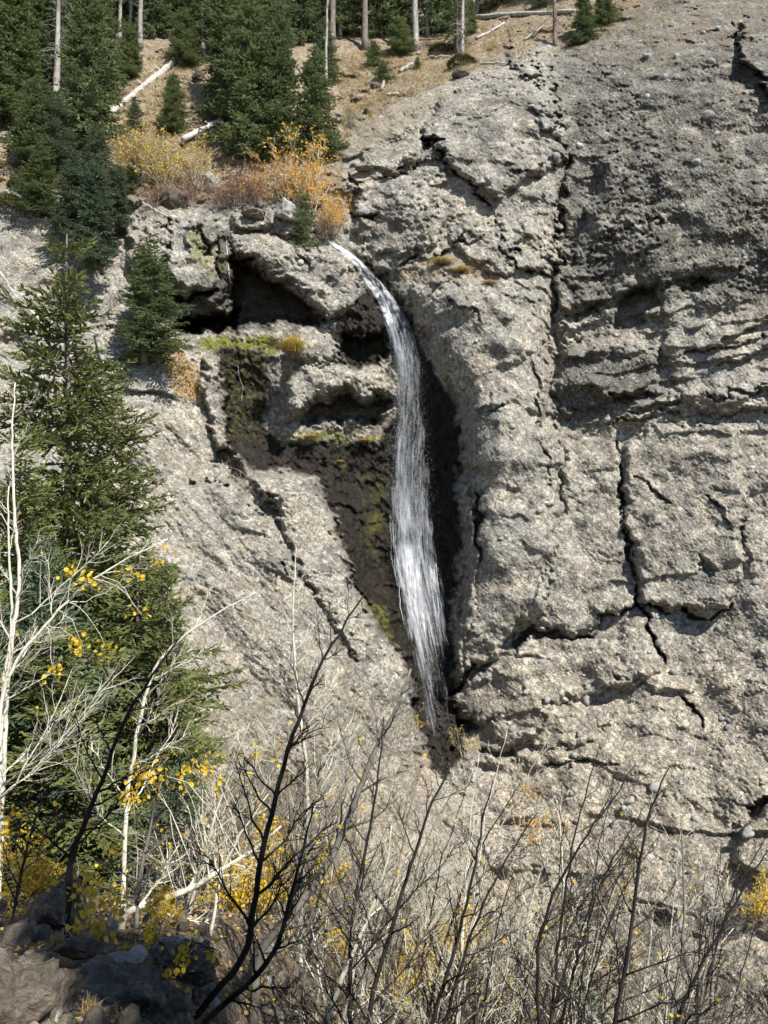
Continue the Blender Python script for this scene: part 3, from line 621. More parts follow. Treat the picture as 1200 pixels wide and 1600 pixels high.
for q, (u, v, w, h) in enumerate(spots):
    j, i = int((v - V0) / ST), int((u - U0) / ST); k = reg[j, i]
    if wetshade[j, i] > .3 or moss[j, i] > .4 or darkpat[j, i] > .4: continue
    if k == 4: par = bpy.data.objects['gravel_slope']
    elif NAMES.get(k): par = faces[NAMES[k][0]]
    else: continue
    Y = float(depth(u, v)); P = at(u, v, Y + .01); w_, h_ = w * Y / FPX / 2, h * Y / FPX / 2
    me = SMALL[q % 7]
    if not me.materials: me.materials.append(COBB)
    obj('stone', me, None, par, P, rng.uniform(-.6, .6, 3), (w_, (w_ + h_) / 2 * .8, h_))
# loose stones on the bank
for q in range(70):
    u, v = rng.uniform(20, 330) if q < 50 else rng.uniform(330, 560), rng.uniform(1440, 1620)
    P = surf(u, v, 14); s_ = rng.uniform(.04, .15); me = SMALL[q % 7]
    tag(skin(obj('stone', me, None, None, P + np.array([0, 0, s_ * .2]), rng.uniform(-3, 3, 3), (s_ * 1.3, s_, s_ * .8)), BOULD if q % 3 else COBB), 'small loose grey stone lying in the litter at the bottom', 'stone', 'loose stones on the litter')
# ------------------------------------------------------------------ plant materials
def leafy(name, stops, trans=.3, rough=.6, tipcol=None):
    m, n, l, bs = new_mat(name); b = NB(m.node_tree)
    A = b.sep(b.attr('tint').outputs['Color'])
    f = b.math('ADD', b.math('MULTIPLY', A[0], .72), b.math('MULTIPLY', b.rnd(), .28))
    c = b.ramp(f, stops)
    if tipcol: c = b.mix(b.math('MULTIPLY', A[1], .75), c, tipcol)
    l.new(c, bs.inputs['Base Color']); bs.inputs['Roughness'].default_value = rough; bs.inputs['Specular IOR Level'].default_value = .25
    t = n.new('ShaderNodeBsdfTranslucent'); l.new(c, t.inputs['Color'])
    mx = n.new('ShaderNodeMixShader'); mx.inputs[0].default_value = trans
    l.new(bs.outputs[0], mx.inputs[1]); l.new(t.outputs[0], mx.inputs[2]); l.new(mx.outputs[0], n['Material Output'].inputs['Surface'])
    return m
def bark(name, stops, scale=6., band=0.):
    m, n, l, bs = new_mat(name); b = NB(m.node_tree); p = n.new('ShaderNodeNewGeometry').outputs['Position']
    nz = b.noise(b.scalevec(p, (1, 1, .5)), scale, 4, .7)
    c = b.ramp(nz, stops)
    if band: c = b.mix(b.mapr(b.noise(b.scalevec(p, (1, 1, 3.5)), scale * 1.6, 3, .7), .60, .66, 0, band), c, (.035, .03, .025))
    c = b.mix(1., c, b.mapr(b.rnd(), 0, 1, .8, 1.15), 'MULTIPLY')
    l.new(c, bs.inputs['Base Color']); bs.inputs['Roughness'].default_value = .85; bs.inputs['Specular IOR Level'].default_value = .2
    l.new(b.bump(nz, .6, .02), bs.inputs['Normal'])
    return m
NEEDLE = leafy('spruce_needles', [(.0, (.06, .09, .038)), (.45, (.14, .185, .08)), (.8, (.215, .25, .105)), (1., (.28, .28, .12))], .3, .5, (.28, .33, .18))
NEEDLE_B = leafy('blue_spruce_needles', [(.0, (.05, .078, .042)), (.45, (.11, .155, .088)), (.8, (.165, .21, .125)), (1., (.22, .25, .15))], .25, .5, (.24, .29, .19))
NEEDLE_N = leafy('near_spruce_needles', [(.0, (.06, .078, .024)), (.45, (.135, .16, .05)), (.8, (.195, .21, .066)), (1., (.30, .245, .09))], .25, .5, (.27, .29, .12))
RUST = leafy('rusty_needles', [(.0, (.16, .06, .02)), (1., (.30, .13, .05))], .2)
YELLOW = leafy('yellow_leaves', [(.0, (.40, .25, .025)), (.5, (.62, .44, .035)), (1., (.76, .58, .075))], .42, .55)
OCHRE = leafy('ochre_leaves', [(.0, (.22, .15, .04)), (.4, (.42, .30, .06)), (.75, (.56, .42, .09)), (1., (.30, .28, .08))], .35, .6)
ORANGE = leafy('orange_leaves', [(.0, (.42, .20, .03)), (.5, (.66, .37, .045)), (1., (.72, .48, .08))], .4, .6)
RUSSET = leafy('russet_leaves', [(.0, (.10, .06, .035)), (.5, (.30, .17, .08)), (1., (.48, .30, .15))], .3, .7)
STRAW = leafy('straw_grass', [(.0, (.26, .19, .09)), (.5, (.44, .34, .16)), (1., (.58, .46, .23))], .3, .7)
GOLDGR = leafy('golden_grass', [(.0, (.28, .20, .05)), (.5, (.50, .36, .09)), (1., (.42, .40, .11))], .35, .7)
WEEDS = leafy('dry_weeds', [(.0, (.14, .12, .085)), (.5, (.25, .22, .165)), (1., (.36, .32, .24))], .2, .8)
GREENS = leafy('juniper_sprays', [(.0, (.05, .055, .018)), (.5, (.10, .10, .035)), (1., (.16, .14, .05))], .15)
LITTER = leafy('fallen_leaves', [(.0, (.16, .09, .04)), (.5, (.34, .21, .08)), (1., (.55, .40, .10))], .2, .8)
BARK_S = bark('spruce_bark', [(.3, (.075, .06, .05)), (.55, (.16, .135, .115)), (.75, (.26, .235, .205))], 5)
BARK_G = bark('dead_grey_wood', [(.3, (.13, .12, .108)), (.5, (.25, .232, .21)), (.75, (.38, .36, .33))], 6, .4)
BARK_W = bark('bleached_wood', [(.3, (.24, .225, .20)), (.5, (.44, .415, .375)), (.75, (.60, .57, .52))], 5, .5)
BARK_A = bark('pale_aspen_bark', [(.3, (.36, .335, .26)), (.55, (.56, .53, .43)), (.75, (.68, .65, .55))], 7, .8)
BARK_T = bark('tan_twig_bark', [(.3, (.34, .29, .22)), (.55, (.48, .42, .33)), (.75, (.58, .52, .42))], 7)
BARK_D = bark('dark_backlit_bark', [(.3, (.012, .010, .009)), (.55, (.024, .020, .017)), (.75, (.055, .047, .040))], 7)  # dark bark, its colour blackened further so the stems look backlit
BARK_M = bark('grey_stem_bark', [(.3, (.10, .09, .075)), (.55, (.19, .175, .145)), (.75, (.30, .28, .235))], 7)
BARK_R = bark('reddish_twig_bark', [(.3, (.17, .115, .09)), (.55, (.29, .225, .19)), (.75, (.40, .33, .29))], 7)

# ------------------------------------------------------------------ conifers
def sprays(mb, P, Dr, L, W, tint, tip):
    """needle sprays: two crossed slim diamonds at each point"""
    n = len(P); r = np.random.default_rng(n + 3)
    Dr = unit(Dr); a = unit(np.cross(Dr, unit(r.normal(size=(n, 3))))); c = np.cross(Dr, a)
    V = []; q = []
    for ax in (a, c):
        m = P + Dr * (L * .42)[:, None]
        V.append(np.stack([P, m + ax * W[:, None], P + Dr * L[:, None], m - ax * W[:, None]], 1))
    V = np.concatenate(V).reshape(-1, 3); q = np.arange(len(V)).reshape(-1, 4)
    cc = np.stack([tint, tip, tint * 0, tint * 0 + 1], -1); cc = np.repeat(np.concatenate([cc, cc]), 4, 0)
    mb.add(V, q, None, None); mb.c[-1] = cc
def conifer(seed, H, R, whorl=.34, nb=6, spray=.17, tw=.16, c0=.05, droop=1., power=.8, gap=.1, asym=.25, thin=.32, dn=.52):
    r = np.random.default_rng(seed); tr = MB(); cr = MB()
    zs = np.linspace(0, 1, 12); bend = np.cumsum(r.normal(0, .012, (12, 2)), 0) * H * .25
    T = np.c_[bend, zs * H]; rad = (H * .0135 + .02) * (1 - zs * .93); tubes(tr, T, rad, 8)
    BP = []; BR = []; SPp = []; SPd = []; SPl = []; SPt = []; SPk = []
    z = c0 * H; ph = r.uniform(0, 6.28, 3)
    while z < H * .985:
        rel = z / H; Lm = R * (1 - rel) ** power * min(1., .62 + 2.2 * rel) + .06 * R
        k = nb if rel < .85 else 4
        for a in np.arange(k) / k * 6.283 + r.uniform(0, 6.28):
            if r.random() < gap: continue
            a += r.normal(0, .25); L = Lm * r.uniform(.55, 1.15) * (.62 + .62 * smooth(-.45, .45, float(gnoise(np.array([a * .9 + ph[2] * 9]), np.array([z * .75]), seed)[0]) + .12)) * (1 + asym * math.sin(a + ph[0]) + asym * .6 * math.sin(2 * a + 5 * rel + ph[1]))
            if L < .08: continue
            up = -.18 + .75 * rel ** 1.5 + r.normal(0, .09); t = np.linspace(0, 1, 6)
            zz = z + r.normal(0, .12 * whorl)
            cx, cy = np.interp(zz / H, zs, bend[:, 0]), np.interp(zz / H, zs, bend[:, 1])
            d = np.array([math.cos(a), math.sin(a)]); sw = r.normal(0, .12)
            pr = L * t; sd_ = L * sw * t * t
            hz = L * (up * t - droop * .46 * t ** 2 + droop * .36 * t ** 3.2)
            Q = np.stack([cx + d[0] * pr - d[1] * sd_, cy + d[1] * pr + d[0] * sd_, zz + hz], -1)
            BP.append(Q); BR.append((.010 + .013 * L) * (1 - .85 * t))
            tt = np.arange(max(.08, .16 - .02 * L), 1.0, tw / L) ; tt = tt + r.uniform(-.3, .3, len(tt)) * tw / L; tt = np.clip(tt, 0.03, 1)
            C = np.stack([np.interp(tt, t, Q[:, i]) for i in range(3)], -1); tang = unit(np.stack([np.interp(tt, t, np.gradient(Q[:, i])) for i in range(3)], -1))
            side = np.stack([-tang[:, 1], tang[:, 0], 0 * tt], -1)
            for s in (-1, 1):
                l = (.36 * L * (1 - tt) ** .75 * np.minimum(1, .35 + 2.2 * tt) + .10) * r.uniform(.6, 1.2, len(tt))
                dv = unit(tang * .62 + s * side * .75 + np.array([0, 0, 1.]) * r.normal(-.16 * droop, .42, len(tt))[:, None])
                m = np.maximum(1, np.round(l / (spray * dn))).astype(int); I = np.repeat(np.arange(len(tt)), m)
                fr = (np.concatenate([np.arange(x) for x in m]) + r.uniform(0, .5, len(I))) / m[I]
                SPp.append(C[I] + dv[I] * (l[I] * fr)[:, None]); SPd.append(dv[I] + r.normal(0, .28, (len(I), 3)) + np.array([0, 0, .12])); SPt.append(np.clip(fr * .5 + tt[I] * .5, 0, 1)); SPk.append(np.full(len(I), r.uniform(.1, .9)))
            m = max(2, int(L / (spray * .5))); f = np.linspace(.25, 1, m)
            SPp.append(np.stack([np.interp(f, t, Q[:, i]) for i in range(3)], -1)); SPd.append(np.stack([np.interp(f, t, np.gradient(Q[:, i])) for i in range(3)], -1) * 4 + r.normal(0, .35, (m, 3)) * 0.5); SPt.append(f); SPk.append(np.full(m, r.uniform(.1, .9)))
        z += whorl * r.uniform(.7, 1.25) * (1 - .45 * rel)
    P = np.concatenate(SPp); Dr = np.concatenate(SPd); n = len(P); tip = np.concatenate(SPt); kk = np.concatenate(SPk)
    L = spray * r.uniform(.7, 1.3, n); sprays(cr, P, Dr, L, L * thin * .5 * r.uniform(.8, 1.25, n), np.clip(kk * .6 + r.uniform(0, .4, n), 0, 1), tip ** 2 * r.uniform(.2, 1, n))
    tubes(tr, np.stack(BP), np.stack(BR), 3, cap=False)
    return tr.mesh('trunk_shape'), cr.mesh('crown_shape', False), H, R
FAR = [conifer(100, 11, 1.7, .34, 7, .21, .15, thin=.44), conifer(101, 12, 2.3, .38, 7, .23, .17, .07, 1.1, thin=.44), conifer(102, 10, 2.0, .34, 7, .21, .15, .03, .9, thin=.44), conifer(103, 13, 1.6, .38, 6, .22, .17, .16, 1.2, .9, .2, thin=.44),
       conifer(104, 9, 1.5, .55, 5, .24, .26, .12, 1.3, .8, .45)]
TINY = conifer(110, 3.0, .85, .20, 6, .17, .13, .02, .5)
NEAR = [conifer(120, 14, 3.1, .36, 7, .19, .12, .04, 1.0, .85, .24, .38, thin=.26, dn=.38), conifer(121, 9, 2.4, .32, 7, .18, .12, .02, .9, .8, .20, .38, thin=.26, dn=.38), conifer(122, 6, 1.8, .28, 7, .16, .11, .02, .6, .8, .06, thin=.26, dn=.40)]
for p_ in FAR + [TINY] + NEAR: p_[0].materials.append(BARK_S)
for p_ in FAR + [TINY]: p_[1].materials.append(NEEDLE)
for p_ in NEAR: p_[1].materials.append(NEEDLE_N)
blue_cache = {}
def spruce(proto, u, vb, vt, hw, label, Y=None, blue=False, group=None, rz=None, name='spruce_tree', lift=0.):
    me_t, me_c, H0, R0 = proto
    if Y is None: Y = float(depth(u, vb)); B = at(u, vb, Y)
    else: B = at(u, vb, Y)
    top = at(u, vt, Y)[2]; H = top - B[2]; sr = hw * 1.05 * Y / FPX / R0
    t = thing(name, label, 'tree', B - np.array([0, 0, .15]), rng.uniform(0, 6.28) if rz is None else rz, group); t.scale = (sr, sr, H / H0)
    obj('trunk', me_t, None, t)
    c = obj('crown', me_c, None, t)
    if blue: skin(c, NEEDLE_B)
    return t
g1 = 'spruces on the forest slope'
spruce(FAR[0], 397, 252, -30, 62, 'tall dark spruce standing over the yellow willow, left of its neighbours', group=g1)
spruce(FAR[1], 438, 246, 0, 58, 'tall dark spruce in the middle of the clump above the falls', group=g1)
spruce(FAR[2], 488, 252, 62, 50, 'dark broad spruce at the right side of the clump above the falls', group=g1)
spruce(FAR[0], 345, 190, -60, 52, 'tall spruce behind the clump above the falls', group=g1)
spruce(FAR[1], 128, 245, -70, 64, 'tall spruce beside the grey dead tree', blue=False, group=g1)
spruce(FAR[2], 52, 262, 118, 62, 'bushy spruce on the left rim below the dead tree', group=g1)
spruce(FAR[2], 95, 268, 150, 50, 'bushy mid green spruce right of the left rim spruce', blue=True, group=g1)
spruce(FAR[0], 22, 190, -60, 62, 'tall dark spruce at the left edge above the rim', group=g1)
spruce(FAR[1], 60, 150, -90, 55, 'dark spruce behind the grey dead tree', group=g1)
spruce(FAR[0], 160, 165, -50, 36, 'dark spruce above the long fallen log', group=g1)
spruce(TINY, 210, 200, 148, 17, 'small spruce standing against the long fallen log', group=g1)
spruce(FAR[2], 268, 208, 110, 30, 'young spruce right of the long fallen log', group=g1)
spruce(TINY, 206, 300, 246, 18, 'tiny spruce in front of the yellow willow', group=g1)
spruce(FAR[0], 150, 320, 190, 40, 'blue green spruce on the left rim in front of the slope', 43.2, True, g1)
spruce(FAR[2], 150, 412, 232, 46, 'blue green spruce rooted on the ledge below the left rim', 41.0, True, g1)
spruce(FAR[2], 205, 120, 30, 30, 'short spruce among the pale trunks at the upper left', group=g1)
spruce(FAR[2], 292, 102, 8, 34, 'spruce at the upper end of the long fallen log', group=g1)
spruce(FAR[3], 318, 90, -120, 34, 'slim spruce with bare lower trunk behind the log', group=g1)
spruce(TINY, 584, 102, 62, 20, 'small round spruce on the brown slope', group=g1)
spruce(TINY, 598, 127, 92, 19, 'small spruce just below the round one on the brown slope', group=g1)
spruce(TINY, 653, 108, 86, 9, 'tiny spruce seedling beside the short log', group=g1)
spruce(FAR[2], 622, 86, 22, 28, 'young spruce beside the grey trunk at the top', group=g1)
spruce(FAR[2], 912, 66, -22, 27, 'bright green young spruce on the right rim', group=g1)
spruce(FAR[2], 944, 38, -40, 23, 'bright green young spruce at the top edge on the right rim', group=g1)
spruce(FAR[4], 712, 82, -60, 40, 'thin sparse spruce with grey branches at the top', group=g1)
spruce(TINY, 474, 384, 298, 27, 'small green spruce growing beside the lip of the falls', lift=.3, group=g1)
spruce(FAR[2], 738, 52, -10, 14, 'narrow dark spruce near the fallen log at the top', group=g1)
spruce(FAR[3], 548, 50, -160, 34, 'slim spruce between two bare trunks at the top', group=g1)
spruce(FAR[2], 505, 130, 20, 28, 'spruce right behind the clump above the falls', group=g1)
for u, vb, hh, hw in [(-40, 110, 300, 55), (-90, 190, 260, 60), (10, 70, 260, 45), (100, 80, 260, 42), (150, 60, 250, 40), (195, 45, 240, 38), (238, 60, 250, 36), (262, 40, 240, 36), (300, 40, 240, 36), (345, 70, 250, 38), (385, 60, 260, 38), (420, 80, 260, 36), (470, 70, 250, 36), (500, 40, 240, 34),
                      (533, 62, 230, 30), (552, 55, 230, 30), (596, 58, 230, 28), (610, 50, 230, 30), (635, 55, 220, 28), (675, 56, 220, 26), (700, 48, 220, 28), (745, 24, 200, 26), (780, 8, 200, 26), (840, -10, 120, 28), (860, 4, 110, 24), (-130, 90, 260, 50), (-180, 220, 240, 60), (225, 20, 230, 36), (330, 15, 230, 36), (440, 15, 230, 36), (55, 25, 240, 40), (125, 5, 230, 40), (80, 120, 250, 40), (-20, 200, 260, 50), (365, 110, 270, 36), (412, 120, 270, 36), (120, 110, 260, 36), (580, 10, 220, 32), (660, 5, 220, 30), (615, -5, 220, 30), (690, -10, 220, 30)]:
    spruce(FAR[(int(u) * 7) % 4], u, vb, vb - hh, hw, 'dark spruce in the back rows of the forest above the cliff', group='spruces in the back rows of the forest')
spruce(FAR[1], 112, 372, 232, 44, 'blue green spruce on the pale left wall beside the ledge spruce', 42.6, True, g1)
spruce(FAR[2], 184, 352, 250, 30, 'short blue green spruce between the rim boulder and the ledge spruce', 43.6, True, g1)
spruce(FAR[0], 60, 335, 215, 40, 'green spruce at the edge of the pale left wall', 44.0, False, g1)
# spruces standing between camera and cliff
g2 = 'large spruces on the near slope'
spruce(FAR[1], 226, 562, 362, 66, 'dark green spruce growing on the ledge left of the cave', 40.5, False, g2)
def near(proto, u, vt, hw, Y, label, blue=False, rz=0., base=None):
    x = (u - 600) / FPX * Y; z0 = float(ground_z(x, Y)) if base is None else base
    tz = at(u, vt, Y)[2]; t = thing('spruce_tree', label, 'tree', (x, Y, z0 - .2), rz, g2); t.scale = (hw * Y / FPX / proto[3],) * 2 + ((tz - z0) / proto[2],)
    obj('trunk', proto[0], None, t); c = obj('crown', proto[1], None, t)
    if blue: skin(c, NEEDLE_B)
    return t
near(NEAR[0], 108, 352, 215, 20, 'tallest spruce with a bare leader in front of the pale left wall', rz=.6)
near(NEAR[1], 20, 690, 190, 17, 'broad spruce at the left edge behind the white aspens', False, 1.9)
near(NEAR[0], 168, 560, 150, 22, 'ragged spruce overlapping the tallest one on its right side', False, 3.4)
near(NEAR[1], 268, 860, 120, 17, 'spruce reaching furthest right over the gravel slope', False, 5.1)
near(NEAR[1], 62, 820, 150, 15.5, 'blue green spruce among the white aspen stems at the left', True, .9)
near(NEAR[1], 215, 830, 150, 18.5, 'dense green spruce whose branches reach over the gravel slope', False, 2.6)
near(NEAR[2], 95, 960, 190, 14.5, 'shaded green spruce low on the left behind the yellow aspen leaves', False, .3)
near(NEAR[2], 282, 1172, 75, 14.0, 'small blue green spruce low beside the leaning white stems', True, 4.)
near(NEAR[2], 1232, 1360, 70, 14.5, 'dark spruce cut off by the right edge', False, 1.)
near(NEAR[2], 900, 1500, 85, 13.5, 'small spruce hidden among the twigs at the bottom', True, 2.2)
# trees behind the camera that shade the bank: part of the same wood
for x, y, H, R, k in [(4.1, -1.5, 14, 2.3, 1), (-1.0, -7.0, 19, 3.0, 1), (-5.5, -5.5, 15, 2.4, 0)]:
    p_ = FAR[k]; t = thing('spruce_tree', 'tall spruce behind the camera shading the near bank', 'tree', (x, y, float(ground_z(x, y)) - .2), x, 'spruces behind the camera')
    t.scale = (R / p_[3], R / p_[3], H / p_[2]); obj('trunk', p_[0], None, t); obj('crown', p_[1], None, t)

# ------------------------------------------------------------------ dead trees, bare trunks and logs
def snag(u, vb, vt, wpx, label, mat=BARK_G, branches=40, blen=.9, Y=None, group='bare trunks on the forest slope', seed=0):
    r = np.random.default_rng(int(u) + seed); Y = float(depth(u, vb)) - .1 if Y is None else Y
    B = at(u, vb, Y); H = at(u, vt, Y)[2] - B[2]; R0 = wpx / 2 * Y / FPX
    t = thing('dead_tree' if branches > 15 else 'bare_trunk', label, 'tree', B, 0, group); z = np.linspace(-.3, H, 12); bx = np.cumsum(r.normal(0, .015, (12, 2)), 0) * H * .15
    mb = MB(); tubes(mb, np.c_[bx, z], R0 * np.r_[1.35, 1.1, np.linspace(1, .4, 10)], 9); obj('trunk', mb.mesh('trunk_shape'), mat, t)
    if branches:
        P = []; Rr = []
        for k in range(branches):
            zz = H * r.uniform(.06, 1); a = r.uniform(0, 6.28); L = blen * r.uniform(.4, 1.2) * (1.1 - .5 * zz / H); tt = np.linspace(0, 1, 5)
            d = np.array([math.cos(a), math.sin(a), 0]); cx = np.array([np.interp(zz, z, bx[:, 0]), np.interp(zz, z, bx[:, 1]), zz])
            Q = cx + d * (L * tt)[:, None] + np.array([0, 0, 1.]) * (L * (.1 * tt - .75 * tt ** 2 + .2 * tt ** 3))[:, None] + r.normal(0, .03, (5, 3)) * tt[:, None]
            P.append(Q); Rr.append(.024 * (1 - .7 * tt))
            for _ in range(3):
                s = r.uniform(.3, .95); c = np.array([np.interp(s, tt, Q[:, i]) for i in range(3)]); dd = unit(r.normal(0, 1, 3) * np.array([1, 1, .4]) + np.array([0, 0, -.5])); l = L * .4
                P.append(c + dd * (l * tt)[:, None] + np.array([0, 0, -1.]) * (l * .4 * tt ** 2)[:, None]); Rr.append(.014 * (1 - .6 * tt))
        mb = MB(); tubes(mb, np.stack(P), np.stack(Rr), 3, cap=False); tag(obj('branches', mb.mesh('branch_shape'), mat, t), kind='stuff')
    return t
snag(87, 168, -40, 11, 'grey dead tree with drooping bare branches at the upper left', BARK_G, 90, 1.5)
snag(521, 78, -140, 10, 'straight bare grey brown trunk left of the clearing', BARK_S, 0)
snag(571, 76, -140, 10, 'straight reddish brown trunk beside the round little spruce', BARK_S, 6, .5)
snag(649, 78, -140, 10, 'grey trunk standing alone right of the young spruce', BARK_G, 12, .8)
snag(668, 58, -140, 7, 'thin pale trunk right of the grey trunk', BARK_G, 8, .6)
snag(508, 145, -60, 5, 'thin dead pole at the right side of the spruce clump', BARK_G, 34, .4)
snag(452, 60, -140, 6, 'thin white trunk behind the spruce clump', BARK_W, 0)
snag(187, 62, -140, 6, 'thin pale trunk furthest left of three at the upper left', BARK_G, 0); snag(203, 62, -140, 5, 'thin pale trunk between two others at the upper left', BARK_G, 0); snag(219, 78, -140, 8, 'grey trunk right of the two thin pale ones', BARK_G, 4, .5)
snag(132, 235, 190, 9, 'short white trunk base showing under the spruce', BARK_W, 0)
snag(868, 70, -70, 7, 'grey dead tree with flared foot at the right gully', BARK_S, 60, .9)
snag(722, 82, -80, 7, 'grey dead tree with fine drooping twigs at the top', BARK_G, 60, 1.0)
snag(590, 30, -140, 6, 'thin trunk in the background between two brown trunks', BARK_S, 0); snag(702, 40, -140, 5, 'thin dark trunk in the background near the sparse spruce', BARK_S, 0); snag(330, 60, -140, 5, 'thin grey trunk in the forest behind the log', BARK_G, 0)
snag(385, 250, 60, 5, 'dark thin trunk at the left side of the spruce clump', BARK_S, 8, .4); snag(172, 490, 428, 5, 'short grey dead stub between two spruces on the ledge', BARK_G, 14, .5, Y=39.5)
def log(u0, v0, u1, v1, wpx, label, mat=BARK_W, lift=.35, stubs=3, Y0=None, Y1=None):
    A = at(u0, v0, (float(depth(u0, v0)) if Y0 is None else Y0) - lift); B = at(u1, v1, (float(depth(u1, v1)) if Y1 is None else Y1) - lift)
    r = np.random.default_rng(int(u0 + v0)); t = thing('fallen_log', label, 'log', A, 0, 'fallen logs on the slope'); n = 9; s = np.linspace(0, 1, n)[:, None]
    P = (B - A) * s + r.normal(0, .03, (n, 3)) * np.sin(s * 3.14); R0 = wpx / 2 * A[1] / FPX
    mb = MB(); tubes(mb, P, R0 * np.linspace(1, .72, n) * r.uniform(.93, 1.07, n), 9); obj('stem', mb.mesh('log_shape'), mat, t)
    for k in range(stubs):
        c = P[2 + (k * 2) % 6]; d = unit(r.normal(0, 1, 3) + np.array([0, -.3, .8])); l = r.uniform(.25, .7); mb = MB()
        tubes(mb, c + d * np.linspace(0, l, 4)[:, None], R0 * np.array([.35, .28, .2, .12]), 5); obj('branch_stub', mb.mesh('stub_shape'), mat, t)
log(166, 186, 277, 91, 15, 'long bleached log lying diagonally up the slope')
log(286, 218, 345, 188, 10, 'short bleached log half hidden behind the spruce clump')
log(742, 27, 898, 17, 8, 'long bleached log lying across the gully at the top')
log(744, 60, 788, 36, 5, 'thin grey log below the long one at the top')
log(624, 112, 645, 99, 7, 'short grey log beside the tiny seedling', BARK_G); log(671, 88, 702, 88, 3, 'thin pale stick on the brown slope', BARK_W, .3, 0); log(752, 99, 792, 99, 3, 'thin bleached stick at the rim of the pillar', BARK_W, .3, 1)
log(604, 148, 622, 146, 5, 'bleached log end on the stony slope', BARK_W, .2, 1); log(640, 62, 690, 60, 4, 'dark fallen trunk behind the standing trunks', BARK_S, .3, 0)
log(182, 128, 222, 92, 5, 'grey broken log behind the long bleached one', BARK_G, .4, 5); log(0, 425, 28, 468, 4, 'pale dead stick leaning on the left wall', BARK_W, .5, 0); log(44, 480, 88, 532, 4, 'pale fallen branch lying on the ledge at the left', BARK_W, .6, 2)
log(222, 316, 262, 338, 2.5, 'thin white stick between the rim boulders', BARK_W, .9, 0); log(596, 140, 601, 124, 6, 'splintered stump on the brown slope', BARK_G, .3, 3)
log(820, 62, 850, 40, 4, 'grey root leaning in the right gully', BARK_G, .2, 2)
# ------------------------------------------------------------------ shrubs, grasses
def leaf_set(mb, P, size, r, up=.5):
    """small folded leaves, two facets each"""
    n = len(P); nrm = unit(r.normal(size=(n, 3)) + np.array([.2, -.45, up])); d = unit(np.cross(nrm, unit(r.normal(size=(n, 3))))); s = np.cross(nrm, d)
    L = size * r.uniform(.65, 1.2, n)[:, None]; f = nrm * L * .12
    b = P; t = P + d * L; m1 = P + d * L * .3 + f; m2 = P + d * L * .72 + f
    V = np.stack([b, m1 + s * L * .46, m2 + s * L * .38, t, m2 - s * L * .38, m1 - s * L * .46], 1).reshape(-1, 3)
    k = np.arange(n)[:, None] * 6; q = np.concatenate([k + np.array([[0, 1, 2, 3]]), k + np.array([[0, 3, 4, 5]])])
    tn = r.uniform(0, 1, n); c = np.repeat(np.stack([tn, tn * 0, tn * 0, tn * 0 + 1], -1), 6, 0)
    mb.add(V, q); mb.c[-1] = c
def grow(r, P0, D, L, R0, n, wob, bend):
    """B curved shoots"""
    B = len(P0); t = np.linspace(0, 1, n); D = unit(D)
    side = unit(np.cross(D, r.normal(size=(B, 3)))); up = np.asarray(bend, float)
    Q = P0[:, None] + D[:, None] * (L[:, None] * t)[..., None] + side[:, None] * (L[:, None] * wob * r.normal(0, 1, (B, 1)) * t ** 2)[..., None] + up * (L[:, None] * t ** 2)[..., None]
    Q[:, 1:] += r.normal(0, .018, (B, n - 1, 3)) * L[:, None, None]
    return Q, R0[:, None] * (1 - .75 * t)
def along(Q, s):
    n = Q.shape[1]; f = s * (n - 1); i = np.minimum(f.astype(int), n - 2); a = (f - i)[:, None]; b = np.arange(len(Q))
    return Q[b, i] * (1 - a) + Q[b, i + 1] * a, unit(Q[b, i + 1] - Q[b, i])
def shrub(seed, H, spread, nst, ntw=5, ntt=3, rad=.011, leaves=0, lsize=.05, lean=(0, 0, 0)):
    r = np.random.default_rng(seed); wood = MB(); lf = MB()
    a = r.uniform(0, 6.28, nst); e = np.abs(r.normal(0, .5, nst)) * spread
    D = np.stack([np.cos(a) * e, np.sin(a) * e, np.ones(nst)], -1) + np.array(lean); L = H * r.uniform(.45, 1.1, nst)
    P0 = np.stack([np.cos(a), np.sin(a), 0 * a], -1) * (r.uniform(0, .18, nst) * H * spread)[:, None]; P0[:, 2] -= .1
    Q, R = grow(r, P0, D, L, rad * r.uniform(.6, 1.3, nst), 6, .26, (0, 0, -.10)); tubes(wood, Q, R, 4, cap=False)
    I = np.repeat(np.arange(nst), ntw); s = r.uniform(.25, .98, len(I)); P, T = along(Q[I], s)
    D2 = unit(T + unit(r.normal(size=(len(I), 3))) * .75); L2 = L[I] * r.uniform(.15, .42, len(I)) * (1.15 - .6 * s)
    Q2, R2 = grow(r, P, D2, L2, np.full(len(I), rad * .5), 4, .15, (0, 0, .08)); tubes(wood, Q2, R2, 3, cap=False)
    ends = [Q2[:, -1], Q[:, -1]]; Q3 = None
    if ntt:
        J = np.repeat(np.arange(len(Q2)), ntt); s = r.uniform(.2, .98, len(J)); P, T = along(Q2[J], s)
        D3 = unit(T + unit(r.normal(size=(len(J), 3))) * .8); Q3, R3 = grow(r, P, D3, L2[J] * r.uniform(.25, .6, len(J)), np.full(len(J), rad * .3), 3, .1, (0, 0, .05)); tubes(wood, Q3, R3, 3, cap=False)
        ends += [Q3[:, -1], Q3[:, 1]]
    if leaves:
        E = np.concatenate(ends); k = r.integers(0, len(E), leaves); leaf_set(lf, E[k] + r.normal(0, lsize * .7, (leaves, 3)), lsize, r)
    return wood.mesh('stems_shape'), (lf.mesh('leaves_shape', False) if leaves else None)
